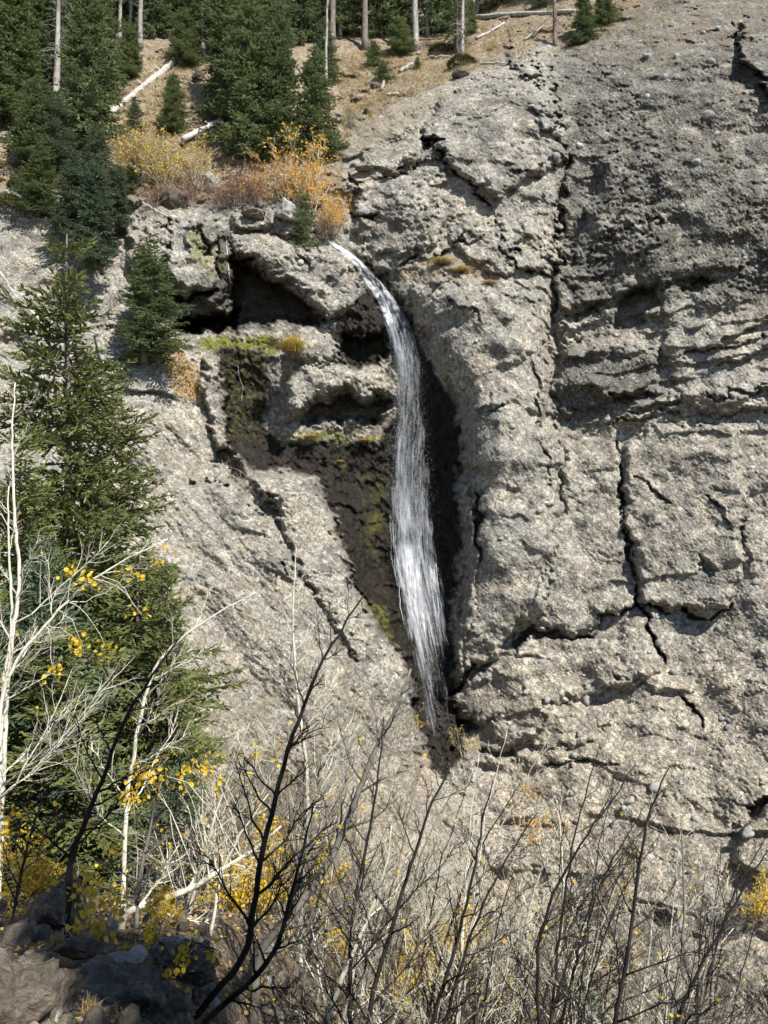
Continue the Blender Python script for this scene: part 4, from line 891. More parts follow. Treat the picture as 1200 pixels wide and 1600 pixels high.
def bush(proto, P, label, wood, leaf=None, sc=1., rz=None, group=None, name='shrub', cat='shrub'):
    t = thing(name, label, cat, P, rng.uniform(0, 6.28) if rz is None else rz, group); t.scale = (sc,) * 3 if not hasattr(sc, '__len__') else sc
    skin(obj('stems', proto[0], None, t), wood)
    if leaf is not None and proto[1] is not None: tag(skin(obj('leaves', proto[1], None, t), leaf), kind='stuff')
    return t
SH = {}
TW = [shrub(300, 2.2, 1.3, 22, 8, 4, .012, 60, .05, (.22, 0, 0)), shrub(301, 1.7, 1.7, 26, 7, 4, .010, 160, .05, (.1, 0, 0)), shrub(302, 2.7, .9, 16, 9, 5, .014, 40, .05, (.3, 0, 0)), shrub(303, 1.4, 1.9, 30, 6, 4, .009, 420, .05)]
WIL = shrub(310, 2.6, 1.0, 60, 6, 3, .016, 3000, .085); WIL2 = shrub(311, 2.0, 1.2, 50, 6, 3, .014, 900, .08); TALLY = shrub(312, 4.2, .42, 26, 9, 3, .020, 2200, .10)
YELS = shrub(314, 1.9, 1.1, 14, 6, 3, .009, 260, .06); YEL = shrub(313, 1.9, 1.0, 26, 6, 3, .011, 2600, .065)
gu = 'autumn shrubs on the rim'
def rimbush(proto, u, v, hpx, label, wood, leaf, wid=1., H0=2.6, lift=.2):
    Y = float(depth(u, v)) - lift; s = hpx * Y / FPX / H0; bush(proto, at(u, v, Y), label, wood, leaf, (s * wid, s * wid, s), None, gu)
rimbush(WIL, 212, 285, 88, 'yellow willow bush left of the tiny spruce on the rim', BARK_T, OCHRE, 1., 2.6); rimbush(WIL, 262, 300, 92, 'ochre willow bush above the pinkish boulder', BARK_T, OCHRE, .95)
rimbush(WIL2, 312, 292, 66, 'pale straw coloured willow bush on the rim', BARK_T, OCHRE, 1., 2.0); rimbush(WIL2, 292, 318, 46, 'grey brown twiggy bush between two rim boulders', BARK_R, RUSSET, 1.1, 2.0); rimbush(WIL2, 240, 322, 40, 'dull brown low bush above the outcrop', BARK_R, RUSSET, 1.1, 2.0)
rimbush(WIL2, 372, 318, 70, 'russet twiggy bush over the trickle', BARK_R, RUSSET, .9, 2.0); rimbush(WIL2, 402, 318, 62, 'orange brown bush left of the orange aspen', BARK_R, ORANGE, .8, 2.0); rimbush(WIL2, 345, 322, 44, 'low grey bush beside the pale rim boulder', BARK_R, RUSSET, .9, 2.0)
rimbush(TALLY, 478, 345, 128, 'bright orange aspen clump beside the lip of the falls', BARK_A, ORANGE, 1.15, 4.2, .5); rimbush(TALLY, 446, 318, 76, 'smaller orange aspen clump under the dark spruces', BARK_A, ORANGE, 1.4, 4.2, .4)
rimbush(WIL, 520, 362, 64, 'golden bush leaning over the stream at the lip', BARK_T, ORANGE, .7, 2.6, .5); rimbush(WIL2, 508, 372, 46, 'grey bare bush at the stream above the lip', BARK_M, RUSSET, .7, 2.0, .6)
rimbush(WIL2, 548, 200, 30, 'small grey bush at the foot of the spruce clump', BARK_M, None, 1., 2.0); rimbush(WIL2, 55, 295, 26, 'low yellow tinged bush on the left rim', BARK_M, YELLOW, 1.4, 2.0)
def juniper(u, v, w, h, label):
    r = np.random.default_rng(int(u)); Y = float(depth(u, v)) - .3; n = 900; a = r.uniform(0, 6.28, n); q = np.sqrt(r.uniform(0, 1, n)); W = w / 2 * Y / FPX; Hh = h * Y / FPX
    P = np.stack([np.cos(a) * q * W, np.sin(a) * q * W * .7, Hh * np.sqrt(1 - q * q) * r.uniform(.2, 1, n)], -1); mb = MB()
    sprays(mb, P, P * np.array([1, 1, 1.5]) + r.normal(0, .2, (n, 3)), .16 * r.uniform(.6, 1.3, n), .035 * np.ones(n), r.uniform(0, 1, n), r.uniform(0, .5, n))
    t = thing('juniper', label, 'shrub', at(u, v + h * .3, Y), 0, 'low green mats on the rim'); o = obj('foliage', mb.mesh('foliage_shape', False), GREENS, t)
    mb = MB(); Q, R = grow(r, np.zeros((14, 3)), r.normal(0, 1, (14, 3)) * np.array([1, .7, .25]) + np.array([0, 0, .2]), W * r.uniform(.5, .9, 14), np.full(14, .02), 4, .1, (0, 0, .1)); tubes(mb, Q, R, 4); obj('stems', mb.mesh('stems_shape'), BARK_S, t)
juniper(722, 98, 46, 16, 'low dark green juniper mat at the top of the pillar'); juniper(12, 318, 40, 24, 'low olive juniper hanging on the left edge of the rim'); juniper(38, 288, 50, 20, 'low olive juniper under the bushy rim spruces'); juniper(690, 78, 40, 10, 'flat green mat beside the sparse spruce'); juniper(636, 78, 40, 12, 'green mat at the foot of the grey trunk')
def tuft(u, v, w, h, label, mat, n=260, droop=.9, Y=None, lift=.15, grp='dry grass tufts on the rock'):
    r = np.random.default_rng(int(u * 3 + v)); Y = float(depth(u, v)) - lift if Y is None else Y; W = w / 2 * Y / FPX; Hh = h * Y / FPX; B = np.stack([np.clip(r.normal(0, .22, n), -.5, .5) * W, r.normal(0, .12, n) * W, np.zeros(n)], -1)
    a = r.uniform(0, 6.28, n); out = np.stack([np.cos(a), np.sin(a), 0 * a], -1) * (W * r.uniform(.2, 1, n))[:, None]; of = np.linalg.norm(out, axis=1) / W; L = Hh * r.uniform(.35, 1.15, n) * (1.25 - .75 * of); s = np.linspace(0, 1, 5)
    Pp = B[:, None] + out[:, None] * (s ** 1.4)[None, :, None] + np.array([0, 0, 1.]) * (L[:, None] * (s - droop * .55 * s ** 2.4))[..., None]
    sd_ = unit(np.cross(out + 1e-3, np.array([0, 0, 1.])))[:, None] * (.014 * (1 - s * .8))[None, :, None] * (Y / 42 + .3)
    V = np.stack([Pp - sd_, Pp + sd_], 2).reshape(-1, 3); k = (np.arange(n) * 10)[:, None, None]; i = (np.arange(4) * 2)[None, :, None]; q = (k + i + np.array([0, 1, 3, 2])[None, None]).reshape(-1, 4)
    tn = r.uniform(0, 1, n); mb = MB(); mb.add(V, q); mb.c[-1] = np.repeat(np.stack([tn, tn * 0, tn * 0, tn * 0 + 1], -1), 10, 0)
    t = thing('grass_tuft', label, 'grass', at(u, v, Y), 0, grp); tag(obj('blades', mb.mesh('blades_shape', False), mat, t), kind='stuff')
tuft(456, 550, 58, 62, 'large golden grass tuft hanging over the ledge beside the cave', GOLDGR, 700, 1.25, lift=1.2); tuft(450, 586, 34, 20, 'tan grass cushion below the golden tuft', STRAW, 240, 1.4, lift=.7)
tuft(690, 412, 50, 24, 'wide straw grass patch on the ledge of the pillar', STRAW, 380, 1.2, lift=.3); tuft(722, 424, 40, 20, 'straw grass patch right of the widest one on the pillar', STRAW, 300, 1.2, lift=.3); tuft(765, 444, 40, 14, 'thin straw grass on the pillar below the ledge', STRAW, 200, 1.2)
tuft(486, 684, 50, 14, 'yellow green grass fringe on the lower wet ledge', GOLDGR, 240, 1.5, lift=.3); tuft(570, 690, 40, 14, 'rusty grass fringe near the falling water', GOLDGR, 200, 1.5, lift=.3); tuft(348, 710, 16, 10, 'small yellow moss cushion at the foot of the trickle', GOLDGR, 120, 1.3, lift=.4)
tuft(532, 722, 18, 9, 'bright yellow moss cushion on the dark wet wall', GOLDGR, 120, 1.5, lift=.2)
# creeping orange foliage left of the pale rib
def creeper(poly, label, n=900):
    r = np.random.default_rng(77); p = np.array(poly, float); mb = MB(); pts = []
    while len(pts) < n:
        u, v = r.uniform(p[:, 0].min(), p[:, 0].max()), r.uniform(p[:, 1].min(), p[:, 1].max())
        if sdf(p, np.array([u]), np.array([v]))[0] > 0: pts.append((u, v))
    pts = np.array(pts); leaf_set(mb, at(pts[:, 0], pts[:, 1], depth(pts[:, 0], pts[:, 1]) - r.uniform(.03, .4, n)), .075, r)
    c = np.array(on(*p.mean(0))); t = thing('creeper', label, 'shrub', c); me = mb.mesh('leaves_shape', False); me.transform(__import__('mathutils').Matrix.Translation(-Vector(c)))
    tag(obj('leaves', me, ORANGE, t), kind='stuff')
    Q, R = grow(r, np.array(on(pts[:60, 0], pts[:60, 1], .08)) - c, r.normal(0, 1, (60, 3)) + np.array([0, -.3, .6]), r.uniform(.3, .8, 60), np.full(60, .012), 4, .2, (0, 0, -.1)); mb = MB(); tubes(mb, Q, R, 3); obj('stems', mb.mesh('stems_shape'), BARK_R, t)
creeper([(254,530),(282,528),(292,560),(312,580),(314,618),(296,628),(272,612),(262,575)], 'orange leaved creeper on the rock left of the pale rib')
def twigmat(poly, label, n=160):
    r = np.random.default_rng(79); p = np.array(poly, float); pts = []
    while len(pts) < n:
        u, v = r.uniform(p[:, 0].min(), p[:, 0].max()), r.uniform(p[:, 1].min(), p[:, 1].max())
        if sdf(p, np.array([u]), np.array([v]))[0] > 0: pts.append((u, v))
    pts = np.array(pts); c = np.array(on(*p.mean(0))); t = thing('dead_brush', label, 'shrub', c); mb = MB()
    Q, R = grow(r, np.array(on(pts[:, 0], pts[:, 1], .05)) - c, r.normal(0, 1, (n, 3)) + np.array([.3, -.5, .3]), r.uniform(.4, 1., n), np.full(n, .016), 4, .25, (0, 0, -.25)); tubes(mb, Q, R, 3); obj('stems', mb.mesh('stems_shape'), BARK_R, t)
twigmat([(335,712),(352,705),(385,740),(415,770),(404,790),(375,765)], 'dark reddish dead brush lying in the gully beside the buttress')
# dry grass over the forest slope and the gravel: nobody could count it
def grass_cover(name, label, polys, n, mat, seed, hgt=.22, w=.02):
    r = np.random.default_rng(seed); pts = []
    for poly, k in polys:
        p = np.array(poly, float); m = 0
        U_ = r.uniform(p[:, 0].min(), p[:, 0].max(), k * 3); V_ = r.uniform(p[:, 1].min(), p[:, 1].max(), k * 3); ok = sdf(p, U_, V_) > 0; g = fbm(U_ * .03, V_ * .05, seed, 3) > r.uniform(-.6, .6, len(U_)); ok &= g
        pts.append(np.stack([U_[ok], V_[ok]], -1)[:k])
    pts = np.concatenate(pts); n = len(pts); P = on(pts[:, 0], pts[:, 1]); d = unit(r.normal(0, .6, (n, 3)) + np.array([0, -.35, 1.])); L = hgt * r.uniform(.5, 1.4, n)[:, None]; s = unit(np.cross(d, r.normal(size=(n, 3)))) * w
    V = np.stack([P - s, P + s, P + d * L + np.array([0, -.05, -.05])], 1).reshape(-1, 3); tn = np.clip(fbm(pts[:, 0] * .02, pts[:, 1] * .03, seed + 3, 2) * .5 + .5 + r.normal(0, .2, n), 0, 1)
    mb = MB(); mb.add(V, None, np.arange(3 * n).reshape(-1, 3)); mb.c[-1] = np.repeat(np.stack([tn, tn * 0, tn * 0, tn * 0 + 1], -1), 3, 0)
    tag(obj(name, mb.mesh(name, False), mat), label, 'grass', None, 'stuff')
grass_cover('dry_grass', 'short dry straw grass over the forest slope', [([(520,90),(760,40),(780,90),(700,130),(620,160),(540,220)], 14000), ([(180,100),(340,60),(360,260),(180,260)], 9000), ([(-60,240),(120,240),(180,310),(-60,290)], 3000), ([(740,-20),(1100,-20),(960,60),(850,90),(760,110)], 5000)], 0, STRAW, 91)
grass_cover('grey_brush', 'fine dry weeds over the gravel slope', [([(240,950),(420,900),(620,1080),(700,1190),(700,1300),(300,1300),(200,1150)], 9000), ([(400,840),(540,930),(600,1040),(500,1000)], 1200)], 0, WEEDS, 92, .26, .010)

# ------------------------------------------------------------------ twiggy thicket below the falls
YSP = []
gy_ = 'yellow leaved shrubs low in the thicket'
for u, v, hpx, lab in [(385, 1440, 110, 'bright yellow leafy shrub left of the slanting dark trunk'), (455, 1430, 100, 'golden yellow shrub under the slanting dark trunk'), (415, 1360, 90, 'yellow shrub above the brightest one in the thicket'), (640, 1560, 90, 'yellow shrub between the white stems at the bottom'), (705, 1500, 70, 'small yellow shrub among dark stems'), (600, 1590, 70, 'yellow shrub at the bottom edge right of the white stem'),
                        (245, 1460, 60, 'yellow leaves low behind the black boulder'), (830, 1330, 90, 'orange yellow shrub at the foot of the cliff'), (960, 1420, 70, 'greenish yellow shrub below the right cliff foot'), (945, 1540, 80, 'yellow shrub low between the dark saplings'), (1205, 1440, 60, 'bright yellow shrub at the right edge'), (730, 1180, 40, 'sparse yellow shrub at the foot of the falls'), (640, 1150, 44, 'sparse yellow twigs left of the foot of the falls'), (60, 1420, 90, 'yellow leafed shrub in the dark left corner'), (520, 1500, 60, 'yellow green shrub beside the thick white stem'), (420, 1190, 50, 'faint yellow shrub on the gravel slope')]:
    P = surf(u, v, 45); Y = P[1]; s = 1.25 * hpx * Y / FPX / 1.9; YSP.append((u, Y, hpx * .65)); bush(YELS if any(w_ in lab for w_ in ('sparse', 'faint', 'cliff', 'low between', 'orange')) else YEL, P, lab, BARK_T, ORANGE if 'orange' in lab else YELLOW, s, None, gy_)

woods = [BARK_T, BARK_M, BARK_R, BARK_D, BARK_A]
gt = 'bare shrubs of the thicket below the falls'; k = 0
tries = 0
while k < 72 and tries < 3000:
    tries += 1; Y = 9.5 + 24 * rng.random() ** .9; u = rng.uniform(300, 1260); x = (u - 600) / FPX * Y; z = float(ground_z(x, Y)); yc = float(depth(u, 1240 if u < 700 else 1380))
    vg = 800 - FPX * math.tan(math.atan2(z, Y) - PITCH)
    if u < 480 and vg < 1290: continue
    if u > 760 and (vg < 1330 + (u - 760) * .65): continue
    if u > 900 and rng.random() < .35: continue
    if Y > 31 or vg > 1680 or (Y > 21 and rng.random() < .6) or (u > 780 and rng.random() < .5): continue
    if any(abs(u - a_) < w_ and Y < y_ + .5 for a_, y_, w_ in YSP): continue
    lab = [c_ + ' twiggy shrub' for c_ in ('tan', 'grey', 'reddish', 'dark', 'pale')]
    w = int(rng.choice(5, p=[.16, .24, .16, .16, .28])); pr = TW[int(rng.integers(0, 4))]
    lf = [YELLOW, YELLOW, OCHRE, None, RUSSET, None][int(rng.integers(0, 6))]
    bush(pr, (x, Y, z), lab[w] + ('' if lf is None else {'yellow_leaves': ' with a few yellow leaves', 'ochre_leaves': ' with a few ochre leaves', 'russet_leaves': ' with some russet leaves'}[lf.name]) + ' in the thicket', woods[w], lf, rng.uniform(.75, 1.25), None, gt); k += 1
# ------------------------------------------------------------------ saplings traced stem by stem
def sapling(trace, Y, wpx, mat, label, group, nb=9, bl=1., leaves=(), seed=0, lean_y=0., tw=4, name='aspen_sapling', ground=True, lmat=None, curl=.35, few=10):
    r = np.random.default_rng(int(trace[0][0] * 7 + trace[-1][1]) + seed); tr = [tuple(p) for p in trace]
    n0 = len(tr); Ys = Y + lean_y * np.linspace(0, 1, n0); P = np.array([at(u, v, y) for (u, v), y in zip(tr, Ys)])
    if ground:
        gz = float(ground_z(P[0, 0], P[0, 1]))
        if P[0, 2] > gz + .05: P = np.vstack([[P[0, 0] - .1 * (P[1, 0] - P[0, 0]) * (P[0, 2] - gz), P[0, 1], gz - .15], P])
    Lt = np.linalg.norm(np.diff(P, axis=0), axis=1).sum(); n = max(10, int(Lt / .13)); Q = resample(P, n); Q[1:-1] += r.normal(0, .006, (n - 2, 3))
    base = P[0].copy(); t = thing(name, label, 'sapling', base, 0, group); Q = Q - base; s = np.linspace(0, 1, n)
    R0 = wpx / 2 * Y / FPX; R = R0 * (1.0 if mat is BARK_D else 1.05) * (1.06 - .84 * s ** 1.7); mb = MB(); tubes(mb, Q, R, 7); obj('trunk', mb.mesh('trunk_shape'), mat, t)
    lf = MB(); nl = 0; tips = []
    nb = int(nb * 1.5)
    for k in range(nb):
        f = .22 + .76 * (k + r.uniform(.1, .9)) / nb; i = int(f * (n - 1)); c = Q[i]; T = unit(Q[min(i + 1, n - 1)] - Q[max(i - 1, 0)])
        a = unit(np.cross(T, r.normal(size=3))); a = unit(a * np.array([1, .6, 1])); D1 = unit(T * .75 + a * r.uniform(.55, 1.05)); L = bl * (.34 * Lt * (1 - f) + .28) * r.uniform(.6, 1.25)
        mbb = MB(); q1, r1 = grow(r, c[None], D1[None], np.array([L]), np.array([max(.0035, R[i] * .5)]), 7, .12, (0, 0, curl * .5)); tubes(mbb, q1, r1, 5)
        m = max(4, int(tw * 1.6 * (1 + L))); I = np.zeros(m, int); ss = r.uniform(.2, 1, m); P2, T2 = along(q1[I], ss); D2 = unit(T2 + unit(r.normal(size=(m, 3))) * .75)
        q2, r2 = grow(r, P2, D2, L * r.uniform(.18, .5, m) * (1.2 - .6 * ss), np.full(m, max(.0030, r1[0, 0] * .45)), 5, .12, (0, 0, .12)); mbt = MB(); tubes(mbt, q2, r2, 3, cap=False)
        J = np.repeat(np.arange(m), 3); ss = r.uniform(.25, 1, len(J)); P3, T3 = along(q2[J], ss); q3, r3 = grow(r, P3, unit(T3 + unit(r.normal(size=(len(J), 3))) * .7), L * r.uniform(.06, .2, len(J)), np.full(len(J), .0024), 3, .1, (0, 0, .05)); tubes(mbt, q3, r3, 3, cap=False)
        bo = obj('branch', mbb.mesh('branch_shape'), mat, t); tag(obj('twigs', mbt.mesh('twigs_shape'), mat, bo), kind='stuff'); tips.append(q2[:, -1]); tips.append(q3[:, -1])
    E = np.concatenate(tips) if tips else Q[-3:]
    if few: leaf_set(lf, E[r.integers(0, len(E), few)] + r.normal(0, .02, (few, 3)), .042, r, .2); nl += few
    for (u, v, cnt, su, sv) in leaves:                               # leaf clusters hanging on twigs of their own
        cpt = at(u, v, Y) - base; i = int(np.argmin(np.linalg.norm(Q - cpt, axis=1))); mbb = MB()
        m = max(2, cnt // 9); ctr = cpt + np.stack([r.normal(0, su, m), r.normal(0, .5 * su, m), r.normal(0, sv, m)], -1) * (Y / FPX)
        i2 = np.clip(i - r.integers(0, 4, m), 0, n - 1); st = Q[i2]; tt = np.linspace(0, 1, 7)[None, :, None]
        q = st[:, None] * (1 - tt) + ctr[:, None] * tt + np.array([0, 0, 1.]) * (np.linalg.norm(ctr - st, axis=1)[:, None, None] * .16 * np.sin(tt * 3.14)); q[:, 1:-1] += r.normal(0, .012, (m, 5, 3))
        tubes(mbb, q, np.broadcast_to(np.linspace(.006, .0025, 7), (m, 7)), 4, cap=False); obj('branch', mbb.mesh('branch_shape'), mat, t)
        cnt = int(cnt * 1.6); k = r.integers(0, m, cnt); leaf_set(lf, ctr[k] + r.normal(0, .06, (cnt, 3)) - np.array([0, 0, .02]), .06, r, .1); nl += cnt
    if nl: tag(obj('leaves', lf.mesh('leaves_shape', False), lmat or YELLOW, t), kind='stuff')
    return t
ga, gd, gm_ = 'white aspen saplings', 'dark saplings close to the camera', 'thin grey saplings'
sapling([(10,1080),(32,900),(22,800),(18,680),(24,598)], 12, 8, BARK_A, 'forked white aspen sapling at the left edge, its top before the pale rock', ga, 10, .9)
sapling([(4,1070),(20,985),(15,880),(12,800),(14,760)], 11.5, 7, BARK_A, 'second white aspen stem close beside the forked one at the left edge', ga, 7, .8)
sapling([(0,1090),(27,1027),(73,973),(117,927),(150,900),(200,872),(262,842)], 10, 7, BARK_A, 'pale stem leaning far right with the brightest yellow leaf clusters', ga, 8, .8, [(140,930,26,22,14),(190,890,16,22,12),(110,1005,24,30,16),(165,1000,16,20,12),(215,955,6,6,10),(230,870,8,20,10)])
sapling([(196,1260),(207,1197),(217,1127),(230,1077),(240,1043),(277,1000),(353,950),(400,925)], 11, 7, BARK_A, 'white stem bending right over the gravel slope', ga, 9, .8, [(240,1180,8,14,10),(225,1110,6,30,16)])
sapling([(470,1380),(478,1280),(480,1200),(470,1133),(463,1067),(458,1000),(458,933),(463,857)], 13, 7, BARK_A, 'straight slim white aspen in front of the buttress', ga, 13, .75)
sapling([(400,1483),(433,1457),(467,1417),(507,1360),(530,1313),(550,1267),(573,1200),(600,1147),(617,1113),(642,1045)], 8.5, 14, BARK_M, 'thick grey stem slanting from lower left up to the falls', gm_, 13, .8)
sapling([(190,1424),(247,1410),(300,1387),(350,1357),(400,1327),(440,1290)], 9.5, 11, BARK_A, 'thick white stem bowed low above the boulders', ga, 7, .9, [(240,1215,40,34,10),(300,1205,36,30,12),(205,1245,24,10,22),(325,1195,12,14,8)])
sapling([(328,1473),(343,1367),(377,1300),(420,1240)], 9.5, 5, BARK_A, 'slender white stem right of the bowed one', ga, 8, .8, [(395,1190,12,10,12)])
sapling([(283,1467),(310,1370),(340,1260),(365,1195),(390,1130)], 10, 5, BARK_A, 'slender white stem crossing the bowed one', ga, 9, .8)
sapling([(262,1480),(300,1390),(330,1300),(338,1235)], 10.3, 4, BARK_A, 'thin pale stem left of the crossing ones', ga, 7, .8)
sapling([(503,1605),(533,1533),(557,1473),(587,1407),(602,1355),(612,1290)], 8, 10, BARK_A, 'bright white stem rising from the bottom edge', ga, 8, .8)
sapling([(573,1533),(590,1467),(613,1387),(633,1310),(637,1267),(655,1215)], 9, 6, BARK_M, 'grey stem just right of the bright white one', gm_, 9, .7)
sapling([(610,1605),(640,1517),(647,1487),(683,1427),(735,1370),(780,1330)], 8.5, 6, BARK_A, 'pale stem leaning right at the bottom centre', ga, 8, .7)
sapling([(863,1565),(873,1483),(882,1400),(877,1317),(870,1250)], 11, 7, BARK_A, 'white aspen stem in front of the right cliff foot', ga, 10, .8)
sapling([(997,1590),(1013,1500),(1023,1413),(1035,1360)], 11, 5, BARK_A, 'thin white stem before the small hole in the cliff foot', ga, 8, .8)
sapling([(843,1605),(837,1500),(850,1433),(880,1360),(910,1317),(957,1247),(992,1196)], 8, 7, BARK_D, 'dark sapling leaning right in front of the cliff foot', gd, 12, .8)
sapling([(957,1605),(977,1517),(990,1433),(1000,1343),(1013,1267),(1045,1200)], 7.5, 9, BARK_D, 'tallest dark sapling at the lower right', gd, 13, .8)
sapling([(1050,1605),(1090,1520),(1120,1467),(1150,1407),(1177,1367),(1200,1328)], 7.5, 8, BARK_D, 'dark sapling leaning towards the right edge', gd, 12, .85)
sapling([(1047,1595),(1063,1500),(1070,1433),(1067,1350),(1063,1275)], 9, 6, BARK_M, 'grey upright sapling between two dark ones', gm_, 10, .75)
sapling([(296,1600),(340,1545),(383,1500),(395,1430),(403,1367),(417,1300),(440,1200),(467,1120),(490,1063),(510,1020),(543,967),(572,925)], 7, 10, BARK_D, 'long dark stem curving up from the boulders across the gravel slope', gd, 15, .7, curl=.15)
sapling([(300,1615),(360,1560),(400,1530),(437,1477),(453,1400),(477,1317),(490,1250)], 7.2, 9, BARK_D, 'dark stem beside the long curving one', gd, 10, .6)
sapling([(547,1560),(547,1487),(553,1407),(570,1340),(583,1267),(593,1195),(600,1120)], 8, 8, BARK_D, 'upright dark stem below the falls', gd, 12, .7)
sapling([(575,1580),(600,1493),(620,1417),(650,1333),(673,1257),(703,1200),(720,1150)], 8, 9, BARK_D, 'dark stem leaning right below the falls', gd, 12, .75)
sapling([(670,1605),(693,1543),(720,1450),(743,1350),(753,1277),(770,1220)], 8.2, 8, BARK_D, 'dark stem right of the falls axis', gd, 11, .75)
sapling([(690,1605),(710,1547),(733,1467),(767,1383),(797,1333),(840,1270)], 8.4, 7, BARK_D, 'dark stem fanning right beside its neighbour', gd, 11, .75)
sapling([(108,1345),(120,1310),(140,1267),(167,1200),(190,1130),(240,1050),(290,985)], 8, 9, BARK_D, 'dark stem in front of the low spruces at the left', gd, 10, .7)
sapling([(212,1480),(215,1400),(225,1340),(236,1280),(255,1215)], 9.5, 7, BARK_M, 'grey stem behind the yellow leaves at the left', gm_, 6, .7, [(150,1390,30,16,34),(140,1440,26,22,14),(165,1330,20,22,26)])
sapling([(20,1420),(40,1340),(60,1260),(100,1190)], 8.5, 5, BARK_D, 'dark stem in the shade of the left corner', gd, 8, .9, [(60,1335,18,20,16),(15,1310,14,14,14),(20,1280,10,20,12)])
sapling([(262,1590),(280,1530),(290,1480)], 6.6, 4, BARK_D, 'short dark twig with hanging leaves before the black boulder', gd, 3, .6, [(285,1510,22,12,22),(275,1470,6,20,6),(340,1490,5,8,6)])
sapling([(240,1490),(250,1450),(262,1420)], 8, 3, BARK_T, 'short leafy shoot behind the black boulder', ga, 3, .6, [(250,1455,34,16,14)])
sapling([(130,1480),(133,1440),(140,1405)], 7.6, 3, BARK_T, 'leafy shoot above the smooth brown stone', ga, 3, .6, [(135,1435,44,20,14),(142,1400,26,12,20)])
# more slim stems filling the stand
for q in range(60):
    u = rng.uniform(420, 1240); Y = rng.uniform(8.5, 15); hgt = rng.uniform(230, 480) * 10 / Y; v0 = rng.uniform(1500, 1620); ln = rng.uniform(.05, .5) * hgt
    x = (u - 600) / FPX * Y; gz = float(ground_z(x, Y)); v0 = min(1640, 800 - FPX * math.tan(math.atan2(gz, Y) - PITCH))
    mt, lb, gg = [(BARK_D, 'thin dark stem among the stand below the falls', gd), (BARK_M, 'thin grey stem among the stand below the falls', gm_), (BARK_A, 'thin white stem among the stand below the falls', ga)][int(rng.choice(3, p=[.55, .18, .27]))]
    sapling([(u, v0), (u + ln * .2, v0 - hgt * .35), (u + ln * .5, v0 - hgt * .7), (u + ln, v0 - hgt)], Y, rng.uniform(3, 5.5), mt, lb, 'slim stems of the stand', 8, .8, seed=q, tw=3, few=6)
# dead twigs lying on the bank
r_ = np.random.default_rng(19); n_ = 5200; X_ = r_.uniform(-7, 14, n_); Y_ = r_.uniform(10, 36, n_); L_ = r_.uniform(.3, 1.1, n_); P_ = np.stack([X_, Y_, ground_z(X_, Y_) + r_.uniform(.0, .25, n_)], -1)
Q_, R_ = grow(r_, P_, r_.normal(0, 1, (n_, 3)) * np.array([1, 1, .45]) + np.array([.2, 0, .25]), L_, r_.uniform(.004, .012, n_), 3, .2, (0, 0, -.1)); mb = MB(); tubes(mb, Q_, R_, 3, cap=False)
tag(obj('fallen_twigs', mb.mesh('fallen_twigs'), BARK_M), 'grey dead twigs strewn over the bank under the thicket', 'twigs', None, 'stuff')
# fallen leaves on the bank
r_ = np.random.default_rng(9); n_ = 5000; X_ = r_.uniform(-5, 6, n_); Y_ = r_.uniform(4.5, 15, n_); mb = MB(); leaf_set(mb, np.stack([X_, Y_, ground_z(X_, Y_) + .02], -1), .05, r_, 2.5)
tag(obj('fallen_leaves', mb.mesh('fallen_leaves', False), LITTER), 'yellow and brown fallen leaves on the bank', 'leaves', None, 'stuff')
for u, v, w, h in [(90, 1480, 40, 40), (140, 1585, 50, 50), (60, 1470, 40, 34), (180, 1600, 40, 50), (100, 1512, 40, 30)]:
    P = surf(u, v, 14); tuft(u, v, w, h, 'straw grass tuft in the litter beside the foreground boulders', STRAW, 90, .8, P[1], grp='grass tufts on the bank')
# ------------------------------------------------------------------ the waterfall
def make_water(name, scale, lo, hi, amax):
    m, n, l, bs = new_mat(name); b = NB(m.node_tree)
    A = b.sep(b.attr('tint').outputs['Color'])                       # across, along (metres / 40), density
    cx = n.new('ShaderNodeCombineXYZ'); l.new(b.math('MULTIPLY', A[0], scale[0]), cx.inputs[0]); l.new(b.math('MULTIPLY', A[1], scale[1]), cx.inputs[1])
    s1 = b.noise(cx.outputs[0], 1., 4, .6, .3)
    cy = n.new('ShaderNodeCombineXYZ'); l.new(b.math('MULTIPLY', A[0], scale[0] * 4.5), cy.inputs[0]); l.new(b.math('MULTIPLY', A[1], scale[1] * 6), cy.inputs[1])
    s2 = b.noise(cy.outputs[0], 1., 3, .65)
    f = b.math('ADD', b.math('MULTIPLY', s1, .6), b.math('MULTIPLY', s2, .4)); f = b.math('ADD', f, b.math('MULTIPLY', b.math('SUBTRACT', A[2], .5), .42))
    al = b.math('MULTIPLY', b.mapr(f, lo, hi, 0, 1), b.mapr(A[2], .0, .25, 0, amax), clamp=True)
    bs.inputs['Base Color'].default_value = (.80, .83, .87, 1); bs.inputs['Roughness'].default_value = .35; bs.inputs['Subsurface Weight'].default_value = 0.
    t = n.new('ShaderNodeBsdfTranslucent'); t.inputs['Color'].default_value = (.82, .85, .9, 1)
    mx = n.new('ShaderNodeMixShader'); mx.inputs[0].default_value = .4; l.new(bs.outputs[0], mx.inputs[1]); l.new(t.outputs[0], mx.inputs[2])
    tr = n.new('ShaderNodeBsdfTransparent'); m2 = n.new('ShaderNodeMixShader'); l.new(al, m2.inputs[0]); l.new(tr.outputs[0], m2.inputs[1]); l.new(mx.outputs[0], m2.inputs[2]); l.new(m2.outputs[0], n['Material Output'].inputs['Surface'])
    return m
VEIL = make_water('falling_water', (22., 22.), .40, .82, .85)
CHUTE = make_water('white_water', (9., 20.), .42, .70, .95)
